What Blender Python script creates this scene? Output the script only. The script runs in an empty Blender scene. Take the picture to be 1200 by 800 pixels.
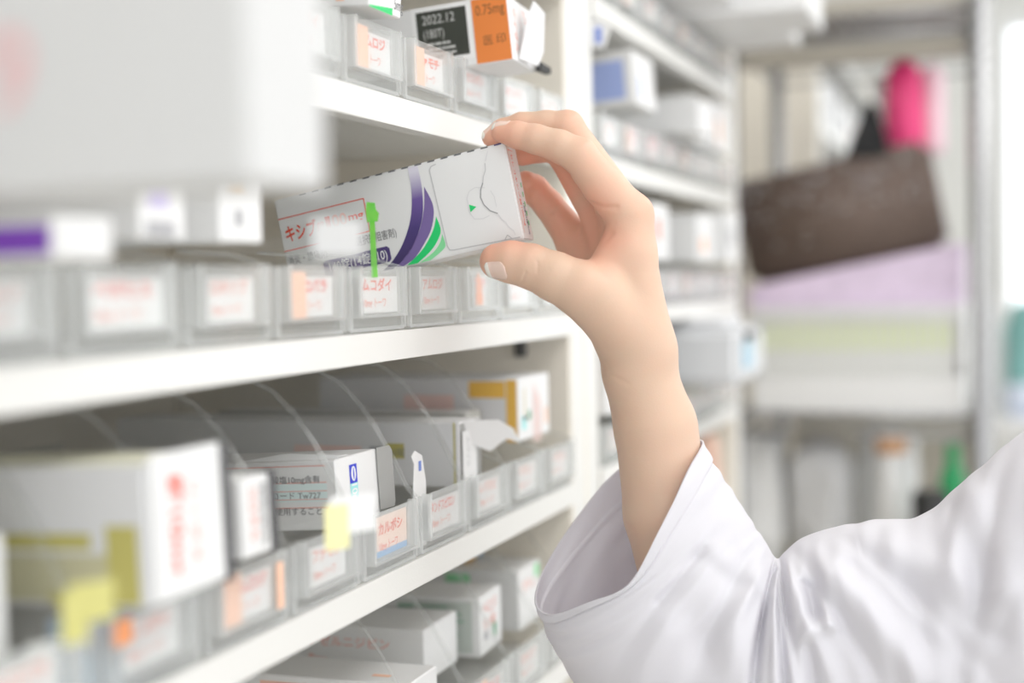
import bpy, bmesh, random, time
import numpy as np
from math import *
from mathutils import Matrix, Vector
random.seed(7); T0=time.time()
COL=bpy.context.scene.collection

# ------------------------------------------------------------------ camera
F=1200*50/36
def basis(yaw,pitch,roll):
    f=np.array([-sin(yaw)*cos(pitch),cos(yaw)*cos(pitch),sin(pitch)])
    r0=np.array([cos(yaw),sin(yaw),0.]); u0=np.cross(r0,f)
    r=r0*cos(roll)-u0*sin(roll); return r,np.cross(r,f),f
CR,CU,CF=basis(radians(19.159),radians(-2.332),radians(1.2))
CC=np.array([0,0,1.45])
cam=bpy.data.cameras.new('camera'); co=bpy.data.objects.new('camera',cam); COL.objects.link(co)
cam.lens=50; cam.sensor_width=36; cam.clip_start=.02
m=Matrix.Identity(4)
for i in range(3):
    m[i][0]=CR[i]; m[i][1]=CU[i]; m[i][2]=-CF[i]; m[i][3]=CC[i]
co.matrix_world=m
cam.dof.use_dof=True; cam.dof.focus_distance=.825; cam.dof.aperture_fstop=2.6
bpy.context.scene.camera=co
def ray(x,y): return CF+CR*(x-600)/F-CU*(y-400)/F
def onY(x,y,Y): d=ray(x,y); return CC+d*(Y/d[1])          # a point of the photo at a known distance along the aisle
def onX(x,y,X): d=ray(x,y); return CC+d*(X/d[0])

# ------------------------------------------------------------------ materials
MATS={}
def mat(name,col,rough=.5,metal=0,noise=None,sub=0,bump=None,emit=0,spec=.5,trans=0):
    if name in MATS: return MATS[name]
    M=bpy.data.materials.new(name); M.use_nodes=True; nt=M.node_tree; b=nt.nodes['Principled BSDF']
    b.inputs['Base Color'].default_value=(*col,1); b.inputs['Roughness'].default_value=rough
    b.inputs['Metallic'].default_value=metal; b.inputs['Specular IOR Level'].default_value=spec
    if noise:
        sc,amt=noise
        tc=nt.nodes.new('ShaderNodeTexCoord'); n=nt.nodes.new('ShaderNodeTexNoise'); n.inputs['Scale'].default_value=sc
        n.inputs['Detail'].default_value=4
        mx=nt.nodes.new('ShaderNodeMix'); mx.data_type='RGBA'
        mx.inputs[6].default_value=(*[c*(1-amt) for c in col],1); mx.inputs[7].default_value=(*[min(1,c*(1+amt)) for c in col],1)
        nt.links.new(tc.outputs['Object'],n.inputs['Vector']); nt.links.new(n.outputs['Fac'],mx.inputs[0]); nt.links.new(mx.outputs[2],b.inputs['Base Color'])
    if bump:
        sc,st,dist=bump
        tc=nt.nodes.new('ShaderNodeTexCoord'); n=nt.nodes.new('ShaderNodeTexNoise'); n.inputs['Scale'].default_value=sc
        bp=nt.nodes.new('ShaderNodeBump'); bp.inputs['Strength'].default_value=st; bp.inputs['Distance'].default_value=dist
        nt.links.new(tc.outputs['Object'],n.inputs['Vector']); nt.links.new(n.outputs['Fac'],bp.inputs['Height']); nt.links.new(bp.outputs[0],b.inputs['Normal'])
    if sub:
        b.inputs['Subsurface Weight'].default_value=sub; b.inputs['Subsurface Radius'].default_value=(1,.35,.2); b.inputs['Subsurface Scale'].default_value=.006
    if emit:
        b.inputs['Emission Color'].default_value=(*col,1); b.inputs['Emission Strength'].default_value=emit
    MATS[name]=M; return M
def clear(name,tint=(.992,.995,.992),haze=.10,gl=.05,hazecol=(.9,.92,.92)):
    if name in MATS: return MATS[name]
    M=bpy.data.materials.new(name); M.use_nodes=True; nt=M.node_tree; N=nt.nodes; L=nt.links
    N.remove(N['Principled BSDF']); out=N['Material Output']
    t=N.new('ShaderNodeBsdfTransparent'); t.inputs[0].default_value=(*tint,1)
    d=N.new('ShaderNodeBsdfDiffuse'); d.inputs[0].default_value=(*hazecol,1)
    tl=N.new('ShaderNodeBsdfTranslucent'); tl.inputs[0].default_value=(*hazecol,1)
    dm=N.new('ShaderNodeMixShader'); dm.inputs[0].default_value=.5; L.new(d.outputs[0],dm.inputs[1]); L.new(tl.outputs[0],dm.inputs[2])
    g=N.new('ShaderNodeBsdfGlossy'); g.inputs['Roughness'].default_value=.12
    m1=N.new('ShaderNodeMixShader'); m1.inputs[0].default_value=haze
    L.new(t.outputs[0],m1.inputs[1]); L.new(dm.outputs[0],m1.inputs[2])
    fr=N.new('ShaderNodeLayerWeight'); pw=N.new('ShaderNodeMath'); pw.operation='POWER'; pw.inputs[1].default_value=4
    ad=N.new('ShaderNodeMath'); ad.operation='MULTIPLY_ADD'; ad.inputs[1].default_value=.35; ad.inputs[2].default_value=gl; ad.use_clamp=True
    L.new(fr.outputs['Facing'],pw.inputs[0]); L.new(pw.outputs[0],ad.inputs[0])
    m2=N.new('ShaderNodeMixShader'); L.new(ad.outputs[0],m2.inputs[0]); L.new(m1.outputs[0],m2.inputs[1]); L.new(g.outputs[0],m2.inputs[2])
    L.new(m2.outputs[0],out.inputs['Surface']); MATS[name]=M; return M
CLEAR=clear('clear plastic',haze=.22,gl=.03,hazecol=(.97,.98,.98))
CLEARE=clear('clear plastic rib',haze=.32,gl=.08,hazecol=(.97,.98,.98))
SHEET=clear('clear divider sheet',tint=(.997,.997,.996),haze=.012,gl=.0)
EDGE=clear('polished divider edge',haze=.09,gl=.03)
STEEL=mat('white enamelled steel',(.80,.793,.768),.38,bump=(900,.25,.0004))
STEELP=mat('shelving side steel',(.87,.82,.73),.55)
PAPER=mat('white card',(.80,.80,.80),.45)
PAPERG=mat('grey card inside',(.36,.36,.35),.7)
OFFW=mat('cool white card',(.76,.76,.77),.5)
LABEL=mat('white paper label',(.78,.78,.78),.6)
INKR=mat('red ink',(.85,.10,.045),.5)
INKP=mat('faded red ink',(.85,.27,.19),.5)
INKG=mat('grey ink',(.16,.16,.17),.5)
INKL=mat('light grey ink',(.42,.42,.44),.5)
PURP=mat('violet ink',(.085,.055,.20),.4)
PURM=mat('mid violet ink',(.20,.14,.36),.4)
GRN=mat('bright green ink',(.02,.62,.17),.4)
GRNL=mat('light green ink',(.25,.72,.35),.4)
WINK=mat('white ink',(.88,.88,.88),.5)
ORG=mat('orange sticker',(.95,.38,.16),.5)
PEACH=mat('peach sticker',(.93,.58,.42),.5)
OBOX=mat('orange print',(.80,.24,.05),.5)
DARKG=mat('dark olive print',(.045,.05,.04),.5)
YEL=mat('mustard yellow print',(.55,.50,.15),.5)
YELL=mat('pale khaki print',(.58,.55,.36),.5)
BLUE=mat('deep blue print',(.02,.04,.60),.45)
TEAL=mat('pale turquoise print',(.35,.78,.78),.45)
LBL=mat('sky blue print',(.18,.42,.72),.5)
MIDB=mat('soft blue print',(.16,.24,.62),.5)
BLK=mat('black edge',(.03,.03,.03),.6)
GREENP=mat('deep green print',(.10,.35,.19),.5)
AMB=mat('amber print',(.86,.52,.10),.5)
PGRN=mat('pale green print',(.62,.80,.70),.5)
PPINK=mat('pink print',(.90,.66,.62),.5)
VIOL=mat('violet print',(.26,.10,.60),.5)

# ------------------------------------------------------------------ mesh builder
class MB:
    def __init__(s): s.v=[]; s.f=[]; s.m=[]; s.mats=[]; s.X=Matrix.Identity(4); s.sm=[]
    def mi(s,m):
        if m not in s.mats: s.mats.append(m)
        return s.mats.index(m)
    def add(s,vs,fs,m,smooth=False):
        n=len(s.v); s.v+=[tuple(s.X@Vector(v)) for v in vs]; s.f+=[tuple(i+n for i in f) for f in fs]
        s.m+=[s.mi(m)]*len(fs); s.sm+=[smooth]*len(fs)
    def box(s,a,b,m,faces=None):
        x0,y0,z0=a; x1,y1,z1=b
        vs=[(x,y,z) for x in (x0,x1) for y in (y0,y1) for z in (z0,z1)]
        fs={'-x':(0,1,3,2),'+x':(4,6,7,5),'-y':(0,4,5,1),'+y':(2,3,7,6),'-z':(0,2,6,4),'+z':(1,5,7,3)}
        faces=faces or {}
        for k,f in fs.items(): s.add([vs[i] for i in f],[(0,1,2,3)],faces.get(k,m))
    def rbox(s,a,b,m,r=.001,faces=None,seg=1):
        bm=bmesh.new(); bmesh.ops.create_cube(bm,size=1)
        c=[(a[i]+b[i])/2 for i in range(3)]; d=[b[i]-a[i] for i in range(3)]
        for v in bm.verts: v.co=Vector([v.co[i]*d[i]+c[i] for i in range(3)])
        bmesh.ops.bevel(bm,geom=bm.edges[:],offset=r,segments=seg,affect='EDGES')
        s.bm(bm,m,faces=faces); bm.free()
    def bm(s,bm,m,smooth=False,faces=None):
        bm.verts.ensure_lookup_table(); bm.normal_update(); n=len(s.v)
        s.v+=[tuple(s.X@v.co) for v in bm.verts]
        for f in bm.faces:
            mm=m
            if faces:
                nn=f.normal
                for k,q in faces.items():
                    ax='xyz'.index(k[1]); sg=1 if k[0]=='+' else -1
                    if nn[ax]*sg>.9: mm=q
            s.f.append(tuple(v.index+n for v in f.verts)); s.m.append(s.mi(mm)); s.sm.append(smooth)
    def prism(s,poly,o,ex,ey,t,m):
        o,ex,ey=Vector(o),Vector(ex),Vector(ey); n=ex.cross(ey).normalized()
        k=len(poly); vs=[o+ex*p[0]+ey*p[1] for p in poly]; vs+= [v+n*t for v in vs]
        fs=[tuple(range(k-1,-1,-1)),tuple(range(k,2*k))]+[(i,(i+1)%k,k+(i+1)%k,k+i) for i in range(k)]
        s.add(vs,fs,m)
    def poly(s,poly,o,ex,ey,m):
        o,ex,ey=Vector(o),Vector(ex),Vector(ey)
        s.add([o+ex*p[0]+ey*p[1] for p in poly],[tuple(range(len(poly)))],m)
    def rect(s,x,y,w,h,o,ex,ey,m): s.poly([(x,y),(x+w,y),(x+w,y+h),(x,y+h)],o,ex,ey,m)
    def band(s,L,R,o,ex,ey,m):
        o,ex,ey=Vector(o),Vector(ex),Vector(ey); n=len(L)
        vs=[o+ex*p[0]+ey*p[1] for p in L+R]
        s.add(vs,[(i,i+1,n+i+1,n+i) for i in range(n-1)],m)
    def tube(s,pts,r,m,n=8,cap=True):
        pts=[Vector(p) for p in pts]; rr=r if isinstance(r,(list,tuple)) else [r]*len(pts)
        vs=[];up=None
        for i,p in enumerate(pts):
            d=(pts[min(i+1,len(pts)-1)]-pts[max(i-1,0)]).normalized()
            if up is None: up=d.orthogonal().normalized()
            up=(up-d*up.dot(d)).normalized(); q=d.cross(up)
            for k in range(n):
                a=2*pi*k/n; vs.append(p+(up*cos(a)+q*sin(a))*rr[i])
        fs=[(i*n+k,i*n+(k+1)%n,(i+1)*n+(k+1)%n,(i+1)*n+k) for i in range(len(pts)-1) for k in range(n)]
        if cap: fs+=[tuple(range(n-1,-1,-1)),tuple(range((len(pts)-1)*n,len(pts)*n))]
        s.add(vs,fs,m,True)
    def lathe(s,prof,o,m,n=20,ax=(0,0,1)):
        o=Vector(o); z=Vector(ax).normalized(); x=z.orthogonal().normalized(); y=z.cross(x)
        vs=[o+z*h+(x*cos(2*pi*k/n)+y*sin(2*pi*k/n))*r for r,h in prof for k in range(n)]
        fs=[(i*n+k,i*n+(k+1)%n,(i+1)*n+(k+1)%n,(i+1)*n+k) for i in range(len(prof)-1) for k in range(n)]
        fs+=[tuple(range(n-1,-1,-1)),tuple(range((len(prof)-1)*n,len(prof)*n))]
        s.add(vs,fs,m,True)
    def text(s,t,size,o,ex,ey,m,bold=0,width=None,align='LEFT'):
        vs,fs,w=glyphs(t,bold)
        o,ex,ey=Vector(o),Vector(ex),Vector(ey); k=size; kx=size
        if width: kx=width/max(w,1e-6)
        off={'LEFT':0,'CENTER':-w/2,'RIGHT':-w}[align]
        s.add([o+ex*((v[0]+off)*kx)+ey*(v[1]*k) for v in vs],fs,m)
    def build(s,name,parent=None,loc=None,mats=None):
        me=bpy.data.meshes.new(name); L=Vector(loc) if loc is not None else Vector((0,0,0))
        me.from_pydata([tuple(Vector(v)-L) for v in s.v],[],s.f)
        for q in s.mats: me.materials.append(q)
        me.polygons.foreach_set('material_index',s.m); me.polygons.foreach_set('use_smooth',s.sm); me.update()
        o=bpy.data.objects.new(name,me); COL.objects.link(o)
        o.location=L
        if parent: 
            o.parent=parent
        return o
GC={}
def glyphs(t,bold=0):
    if (t,bold) in GC: return GC[(t,bold)]
    c=bpy.data.curves.new('t','FONT'); c.body=t; c.size=1; c.resolution_u=3; c.offset=bold
    ob=bpy.data.objects.new('t',c); COL.objects.link(ob); dg=bpy.context.evaluated_depsgraph_get()
    me=bpy.data.meshes.new_from_object(ob.evaluated_get(dg))
    vs=[tuple(v.co) for v in me.vertices]; fs=[tuple(p.vertices) for p in me.polygons]
    bpy.data.objects.remove(ob); bpy.data.curves.remove(c); bpy.data.meshes.remove(me)
    x0=min([v[0] for v in vs],default=0); x1=max([v[0] for v in vs],default=1)
    vs=[(v[0]-x0,v[1],0) for v in vs]
    GC[(t,bold)]=(vs,fs,x1-x0); return GC[(t,bold)]
def tag(o,label=None,cat=None,group=None,kind=None):
    if label: o['label']=label
    if cat: o['category']=cat
    if group: o['group']=group
    if kind: o['kind']=kind
    return o
def thing(name,loc,label,cat,group=None,rz=0):
    o=bpy.data.objects.new(name,None); COL.objects.link(o); o.location=loc; o.rotation_euler=(0,0,rz); o.empty_display_size=.02
    return tag(o,label,cat,group)
ORD=['first','second','third','fourth','fifth','sixth','seventh','eighth','ninth','tenth','eleventh']

# ------------------------------------------------------------------ room
def struct(name,a,b,m):
    q=MB(); q.box(a,b,m); return tag(q.build(name),kind='structure')
WALL=mat('wall paint',(.80,.80,.78),.8); FLOOR=mat('vinyl floor',(.50,.48,.43),.5,noise=(6,.06)); CEIL=mat('ceiling tile',(.85,.85,.84),.9,noise=(40,.03))
struct('floor',(-.85,-1.5,-.05),(3.0,5.4,0),FLOOR)
struct('wall_left',(-.85,-1.5,0),(-.75,5.4,2.7),WALL)
struct('wall_back',(-.75,5.3,0),(-.02,5.4,2.7),WALL)
struct('wall_far_right',(1.4,5.3,0),(3.0,5.4,2.7),WALL)
struct('trim_1',(-.02,5.3,0),(1.4,5.4,.85),WALL)
struct('trim_2',(-.02,5.3,2.35),(1.4,5.4,2.7),WALL)
struct('ceiling',(-.85,-1.5,2.7),(3.0,5.4,2.75),CEIL)
wf=MB(); WF=mat('window frame',(.85,.85,.85),.4)
wf.box((-.02,5.3,.85),(1.4,5.38,.90),WF); wf.box((-.02,5.3,2.30),(1.4,5.38,2.35),WF); wf.box((-.02,5.3,.9),(.02,5.38,2.3),WF); wf.box((1.36,5.3,.9),(1.4,5.38,2.3),WF); wf.box((.67,5.3,.9),(.71,5.38,2.3),WF)
wo=tag(wf.build('window_1'),kind='structure')
wp=MB(); wp.box((.02,5.35,.9),(1.36,5.37,2.3),mat('daylit frosted glass',(.93,.97,1),.5,emit=1.0)); wp.build('pane',wo)
LIT=mat('lamp diffuser',(1,1,1),.5,emit=2)
for i,(x,y) in enumerate([(.75,-.5),(.75,.9),(.75,2.3),(.75,3.9)]):
    t=thing('ceiling_light',(x,y,2.7),f'flush white ceiling light panel above the aisle, {ORD[i]} from the camera','ceiling light','ceiling lights')
    q=MB(); q.box((-.33,-.63,-.05),(.33,.63,0),WF); q.build('frame',t)
    q=MB(); q.box((-.30,-.60,-.056),(.30,.60,-.0505),LIT); q.build('diffuser',t)

# ------------------------------------------------------------------ shelving
XF=-.328; XB=-.70
ZT=[1.020,1.1545,1.289,1.4245,1.558,1.6925,1.827]
ZN=['sixth','bottom','lower','middle','upper','high','top']
def shelving(name,Y0,Y1,zs,label,pins=True):
    t=thing(name,((XF+XB)/2,(Y0+Y1)/2,0),label,'shelving unit','white steel shelving along the wall')
    o=Vector(t.location)
    def part(nm,q):
        q.v=[tuple(Vector(v)-o) for v in q.v]; return q.build(nm,t)
    for ys in ((Y0-.04,Y0),(Y1,Y1+.038)):
        q=MB(); q.rbox((XB,ys[0],0),(XF-.002,ys[1],2.05),STEELP,.002,faces={'+x':STEEL}); part('upright',q)
    q=MB(); q.box((XB-.01,Y0-.04,0),(XB,Y1+.038,2.05),STEELP); part('back_panel',q)
    for z in zs:
        q=MB()
        pr=[(XF,z),(XF,z-.0165),(XF-.012,z-.0165),(XF-.012,z-.0150),(XF-.0016,z-.0150),(XF-.0016,z-.0018),(XB,z-.0018),(XB,z)]
        n=len(pr); y0,y1=Y0+.0005,Y1-.0005
        vs=[(a,y0,b) for a,b in pr]+[(a,y1,b) for a,b in pr]
        fs=[(i,(i+1)%n,n+(i+1)%n,n+i) for i in range(n)]+[tuple(range(n)),tuple(range(2*n-1,n-1,-1))]
        q.add(vs,fs,STEEL); part('shelf',q)
        if pins:
            q=MB(); q.rbox((XF-.048,Y1-.006,z-.034),(XF-.038,Y1-.0005,z-.019),mat('dark pin',(.10,.10,.10),.5),.0015); part('shelf_pin',q)
    return t
shelving('shelving_unit',.12,1.092,ZT,'near white steel shelving bay beside the hand, filled with clear bins')
shelving('shelving_unit',1.172,1.82,ZT,'second white steel shelving bay just behind the hand and wrist')
shelving('shelving_unit',2.78,4.6,[.75,1.02,1.20,1.38,1.56,1.74,1.92],'farthest white steel shelving seen through the chrome wire rack',pins=False)

# ------------------------------------------------------------------ clear bins
DIVP=[(-.365,.004),(-.365,.110),(-.085,.112),(-.060,.110),(-.049,.105),(-.036,.093),(-.024,.077),(-.012,.056),(-.006,.044),(0,.036),(0,.004)]
BW=.0775
KW=['タンドス','アムロジ','ロキソプ','レバミピ','ファモチ','メコバラ','テプレノ','カルボシ','ムコダイ','ベタヒス']
def make_bin(loc,label,group,txt,style,high=True,far=False):
    t=thing('clear_bin',loc,label,'storage bin',group)
    q=MB()
    W=BW; th=.0012
    pr=DIVP if high else [(-.25,.004),(-.25,.045),(-.05,.045),(-.02,.042),(0,.036),(0,.004)]
    xb=pr[0][0]
    for y in (0,W-th):
        q.prism([(a,b) for a,b in pr],(0,y,0),(1,0,0),(0,0,1),-th,SHEET)
        q.v=q.v
        # polished curved front edge
        top=[p for p in pr[1:-1] if p[0]>-.2]
        q.tube([(a,y+th/2,b) for a,b in top],.0010,EDGE,5)
    q.box((xb,0,.0005),(0,W,.002),CLEAR)
    q.box((-.0012,th,.002),(0,W-th,.0345),CLEAR)
    q.box((xb,th,.002),(xb+.0012,W-th,.045),CLEAR)
    q.build('bin_body',t)
    q=MB()                                    # label pocket: raised front plate, side ribs, step
    q.box((.0035,.010,.0095),(.0045,W-.010,.0365),CLEAR)
    q.box((.0002,.008,.0085),(.0060,W-.008,.0100),CLEARE)
    for y in (.008,W-.0105): q.box((.0002,y,.0100),(.0060,y+.0025,.0365),CLEARE)
    for y in (.0015,W-.0045): q.box((.0002,y,.002),(.0022,y+.003,.0360),CLEARE)
    q.box((.0002,.004,.001),(.0016,W-.004,.0030),CLEARE)
    q.build('label_holder',t)
    q=MB(); x=.0022
    ws={'plain':.040,'wide':.050,'orange':.044,'half':.024,'peach':.042}.get(style,.042)
    y0=(W-ws)/2
    q.box((x-.0003,y0,.0110),(x,y0+ws,.0310),LABEL)
    ex,ey=(0,1,0),(0,0,1)
    ink=INKR if style!='plain' else INKP
    q.text(txt,.0075,(x+.00015,y0+.003,.0235),ex,ey,ink,bold=.03,width=ws*.78)
    q.text('10mg トーワ',.0058,(x+.00015,y0+.004,.0145),ex,ey,INKP if style!='peach' else INKR,width=ws*.6,bold=.02)
    if style=='orange': q.box((x,y0-.002,.0105),(x+.0004,y0+.014,.0335),PEACH)
    if style=='half': 
        q.poly([(0,0),(.013,0),(.011,.012),(.006,.022),(.002,.018)],(x+.0006,y0+.003,.012),ex,ey,ORG)
    if style=='peach':
        q.box((x,y0,.0145),(x+.0001,y0+ws,.0335),mat('pale peach card',(.93,.72,.62),.5)); q.box((x,y0,.011),(x+.0001,y0+ws,.0145),LBL)
        q.text(txt,.0075,(x+.0003,y0+.003,.0235),ex,ey,INKR,bold=.01,width=ws*.78)
    q.build('name_label',t)
    return t
def copy_tree(o,loc,label):
    c=o.copy(); COL.objects.link(c); c.location=loc; c['label']=label
    for ch in o.children:
        d=ch.copy(); COL.objects.link(d); d.parent=c
    return c
XBIN=-.3305
styles={'upper':{1:'plain',2:'orange',3:'orange',4:'plain',5:'wide',6:'plain'},
 'middle':{0:'plain',1:'wide',2:'plain',3:'orange',4:'wide',5:'plain',6:'half',7:'plain',8:'plain'},
 'lower':{0:'plain',1:'plain',2:'orange',3:'plain',4:'peach',5:'wide',6:'plain',7:'plain',8:'plain'},
 'bottom':{0:'plain',1:'orange',2:'plain'}}
SD={'plain':'card with faded red lettering','wide':'wide card with red lettering','orange':'card with peach edge strip','half':'torn orange tag in holder','peach':'peach card with blue base'}
protos={}
for zn,z,y0,n in (('upper',1.558,.524,7),('middle',1.4245,.363,9),('lower',1.289,.372,9),('bottom',1.1545,.768,4)):
    for k in range(n):
        st=styles[zn].get(k,'plain')
        lab=f'{zn} shelf clear bin, {ORD[n-1-k]} from the upright, {SD[st]}'
        txt=KW[(k*3+len(zn))%len(KW)]
        if zn=='lower' and k==5: txt='タンドスピロン'
        o=make_bin((XBIN,y0+k*.080,z),lab,f'clear bins on the {zn} shelf',txt,st,high=(zn in('lower','bottom') and not(zn=='lower' and k>6)))
for zn,z in (('high',1.6925),('upper',1.558),('middle',1.4245),('lower',1.289)):
    pr=None
    for k in range(8):
        lab=f'blurred clear bin on the {zn} shelf of the second bay, {ORD[k]} from its near end'
        loc=(XBIN,1.176+k*.080,z)
        st=['plain','orange','wide'][k%3]
        make_bin(loc,lab,f'clear bins on the {zn} shelf of the second bay',KW[(k+3)%10],st,high=False)

# ------------------------------------------------------------------ cartons
def place(t,loc,rz=0,ry=0,rx=0):
    t.location=loc; t.rotation_euler=(rx,ry,rz)
def carton(name,label,loc,L,W,H,side=PAPER,end=PAPER,top=PAPER,deco=None,parts=None,rz=0,ry=0,rx=0,group=None,cat='box',r=.0008):
    """local frame: x=0 is the end facing the aisle, box runs to -L; y 0..W; z 0..H"""
    q=MB(); q.rbox((-L,0,0),(0,W,H),side,r,faces={'+x':end,'+z':top})
    if deco: deco(q,L,W,H)
    if parts:
        t=thing(name,loc,label,cat,group); q.build('carton_body',t); parts(t,L,W,H)
    else:
        t=q.build(name); tag(t,label,cat,group)
    place(t,loc,rz,ry,rx); return t
SX,SZ=(1,0,0),(0,0,1)         # on the long side (normal -y)
EX=(0,1,0)                    # on the end (normal +x)
def lines(q,o,ex,ey,w,h,n,m,t=.0006,seed=1):
    rn=random.Random(seed)
    for i in range(n):
        y=h*(1-(i+.7)/n); x=0
        ww=w*rn.uniform(.55,1)
        while x<ww:
            c=rn.uniform(.002,.006); q.rect(x,y,min(c,ww-x)*.85,t*2.0,o,ex,ey,m); x+=c

# --- the carton held in the hand
def P3(x,y,w=0):            # photo position x,y at the hand's distance, w = half-millimetres nearer the camera
    t=.838-w*.838/F
    return CC+ray(x,y)*t
S=.838/F
def held():
    O=P3(591,166,6)
    yaw=radians(16); rl=radians(11.6)
    ex=CR*cos(yaw)*cos(rl)+CU*sin(rl)-CF*sin(yaw)*cos(rl); ex/=np.linalg.norm(ex)
    uu=CU*cos(rl)-CR*sin(rl)+CF*.03
    ez=uu-ex*np.dot(uu,ex); ez/=np.linalg.norm(ez)
    ey=np.cross(ez,ex)                       # away from the camera
    M=Matrix(((ex[0],ey[0],ez[0],0),(ex[1],ey[1],ez[1],0),(ex[2],ey[2],ez[2],0),(0,0,0,1)))
    L,W,H=.151,.023,.0585
    q=MB(); q.rbox((-L,0,-H),(0,W,0),PAPER,.0007,seg=2)
    e=-.00025; k=S/cos(yaw)          # photo pixels along the face
    o=(0,e,0)
    def X(p): return -(p)*k
    # px measured leftwards along the face from the right edge, down from the top edge
    def R(x,y,w,h,m,dz=0): q.rect(-(x+w)*k,-(y+h)*S,w*k,h*S,(0,e-dz,0),SX,SZ,m)
    # red frame
    R(178,24,110,1.1,INKR); R(178,64,110,1.1,INKR); R(177.6,24,1.1,41,INKR)
    def T(s,x,y,h,m,w=None,b=0,dz=.00005): q.text(s,h*S*1.38,(-x*k,e-dz,-y*S),SX,SZ,m,bold=b,width=w*k if w else None)
    T('キシブ',282,53,15.5,INKR,40,.02)
    T('錠',241,50,9,INKR,9)
    T('1',230,50,15,INKR,6,.02); T('00',222,50,15,mat('fading red ink',(.9,.55,.48),.5),19,.02); T('mg',201,47,9.5,INKR,19,.02)
    T('COX-2選択的阻害剤)',223,78,9,INKG,76); T('消炎・鎮痛剤',286,82,9,INKG,50)
    # violet panel
    n=[]; x0,x1,y0,y1=159,243,87,106
    for cx,cy,a0 in ((x0+3,y0+3,0),(x0+3,y1-3,90),(x1-3,y1-3,180),(x1-3,y0+3,270)):
        for a in range(0,91,30):
            aa=radians(a0+a); n.append((-(cx-3*sin(aa+pi/2)*1)*k if 0 else -(cx-3*cos(radians(a0+a-0))*1)*k,-(cy+3*(-sin(radians(90-a0-a)) if 0 else 0))*S))
    q.poly([(-(x1)*k,-(y1-3)*S),(-(x1-3)*k,-y1*S),(-(x0+3)*k,-y1*S),(-x0*k,-(y1-3)*S),(-x0*k,-(y0+3)*S),(-(x0+3)*k,-y0*S),(-(x1-3)*k,-y0*S),(-x1*k,-(y0+3)*S)],(0,e,0),SX,SZ,PURP)
    T('140錠(14錠×10)',236,101.5,11,WINK,73,.006)
    # swooshes, as (x,y) offsets along the face
    def sw(A,B,m,dz=0):
        def cur(pts):
            out=[]
            for i in range(25):
                t=i/24*(len(pts)-1); j=min(int(t),len(pts)-2); f=t-j
                p=[pts[max(j-1,0)],pts[j],pts[j+1],pts[min(j+2,len(pts)-1)]]
                c=[.5*((2*p[1][d])+(-p[0][d]+p[2][d])*f+(2*p[0][d]-5*p[1][d]+4*p[2][d]-p[3][d])*f*f+(-p[0][d]+3*p[1][d]-3*p[2][d]+p[3][d])*f**3) for d in (0,1)]
                out.append((-c[0]*k,-c[1]*S))
            return out
        q.band(cur(A),cur(B),(0,e-dz,0),SX,SZ,m)
    grad=MATS.get('violet fade')
    if not grad:
        grad=mat('violet fade',(.1,.06,.25),.4); nt=grad.node_tree; tc=nt.nodes.new('ShaderNodeTexCoord'); sp=nt.nodes.new('ShaderNodeSeparateXYZ'); mr=nt.nodes.new('ShaderNodeMapRange'); cr=nt.nodes.new('ShaderNodeValToRGB')
        nt.links.new(tc.outputs['Object'],sp.inputs[0]); nt.links.new(sp.outputs[2],mr.inputs[0]); mr.inputs[1].default_value=-.055; mr.inputs[2].default_value=-.004
        nt.links.new(mr.outputs[0],cr.inputs[0]); nt.links.new(cr.outputs[0],nt.nodes['Principled BSDF'].inputs['Base Color'])
        el=cr.color_ramp.elements; el[0].color=(.06,.04,.14,1); el[1].color=(.72,.70,.80,1)
        a=el.new(.35); a.color=(.07,.045,.19,1); b=el.new(.68); b.color=(.16,.10,.34,1)
    sw([(118,2),(119,30),(126,60),(140,86),(156,104),(172,115)],[(106,2),(106,30),(112,62),(126,88),(142,106),(160,115.5)],grad)
    sw([(103,28),(108,52),(117,74),(130,92),(144,106),(156,115)],[(103,28.5),(97,54),(104,78),(118,96),(132,109),(148,115.5)],PURM)
    sw([(96,66),(102,80),(113,94),(124,104),(142,115)],[(96,67),(94,84),(103,98),(114,107),(129,115.5)],GRN)
    sw([(93,88),(98,98),(108,107),(126,115.5)],[(93,89),(92,102),(98,108),(113,115.5)],GRNL)
    sw([(280,112),(290,114),(300,116)],[(280,109),(290,110),(300,112)],GRNL)
    # black dashes of the tear line on the top edge
    for i in range(15):
        q.rect(-(2.2+i*16.2+10)*k if i else -9*k,0,(9 if i else 9)*k,.0011,(0,.0004,.00012),SX,(0,1,0),PURP if i==0 else INKG)
    for i in range(16): R(4+i*16.2,.5,8.5,1.5,PURP if i==0 else INKG)
    # tear tab: outline panel, dotted curve, thumb notch
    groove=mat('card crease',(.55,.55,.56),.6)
    def pl(pts,w=1.1,m=groove,dz=.0001):
        for a,b in zip(pts[:-1],pts[1:]):
            d=Vector((b[0]-a[0],b[1]-a[1])); 
            if d.length<1e-6: continue
            nn=Vector((-d.y,d.x)).normalized()*w/2
            q.poly([(-(a[0]+nn.x)*k,-(a[1]+nn.y)*S),(-(b[0]+nn.x)*k,-(b[1]+nn.y)*S),(-(b[0]-nn.x)*k,-(b[1]-nn.y)*S),(-(a[0]-nn.x)*k,-(a[1]-nn.y)*S)],(0,e-.00003-dz,0),SX,SZ,m)
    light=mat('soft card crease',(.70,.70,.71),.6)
    pl([(84,6),(90,7),(93,11),(92,40),(90,104),(88,109),(83,110)],1.2); pl([(83,110),(30,112),(4,113)],1.3)
    pl([(22,112),(18,107),(14,112)],1.1)
    pl([(21,6),(26,17)],.9,light); pl([(27,19),(28,27),(32,34),(34,41)],.9)
    pl([(33,47),(44,44),(52,47),(56,54),(56,72),(52,80),(42,82),(34,80)],1.,light)
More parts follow.
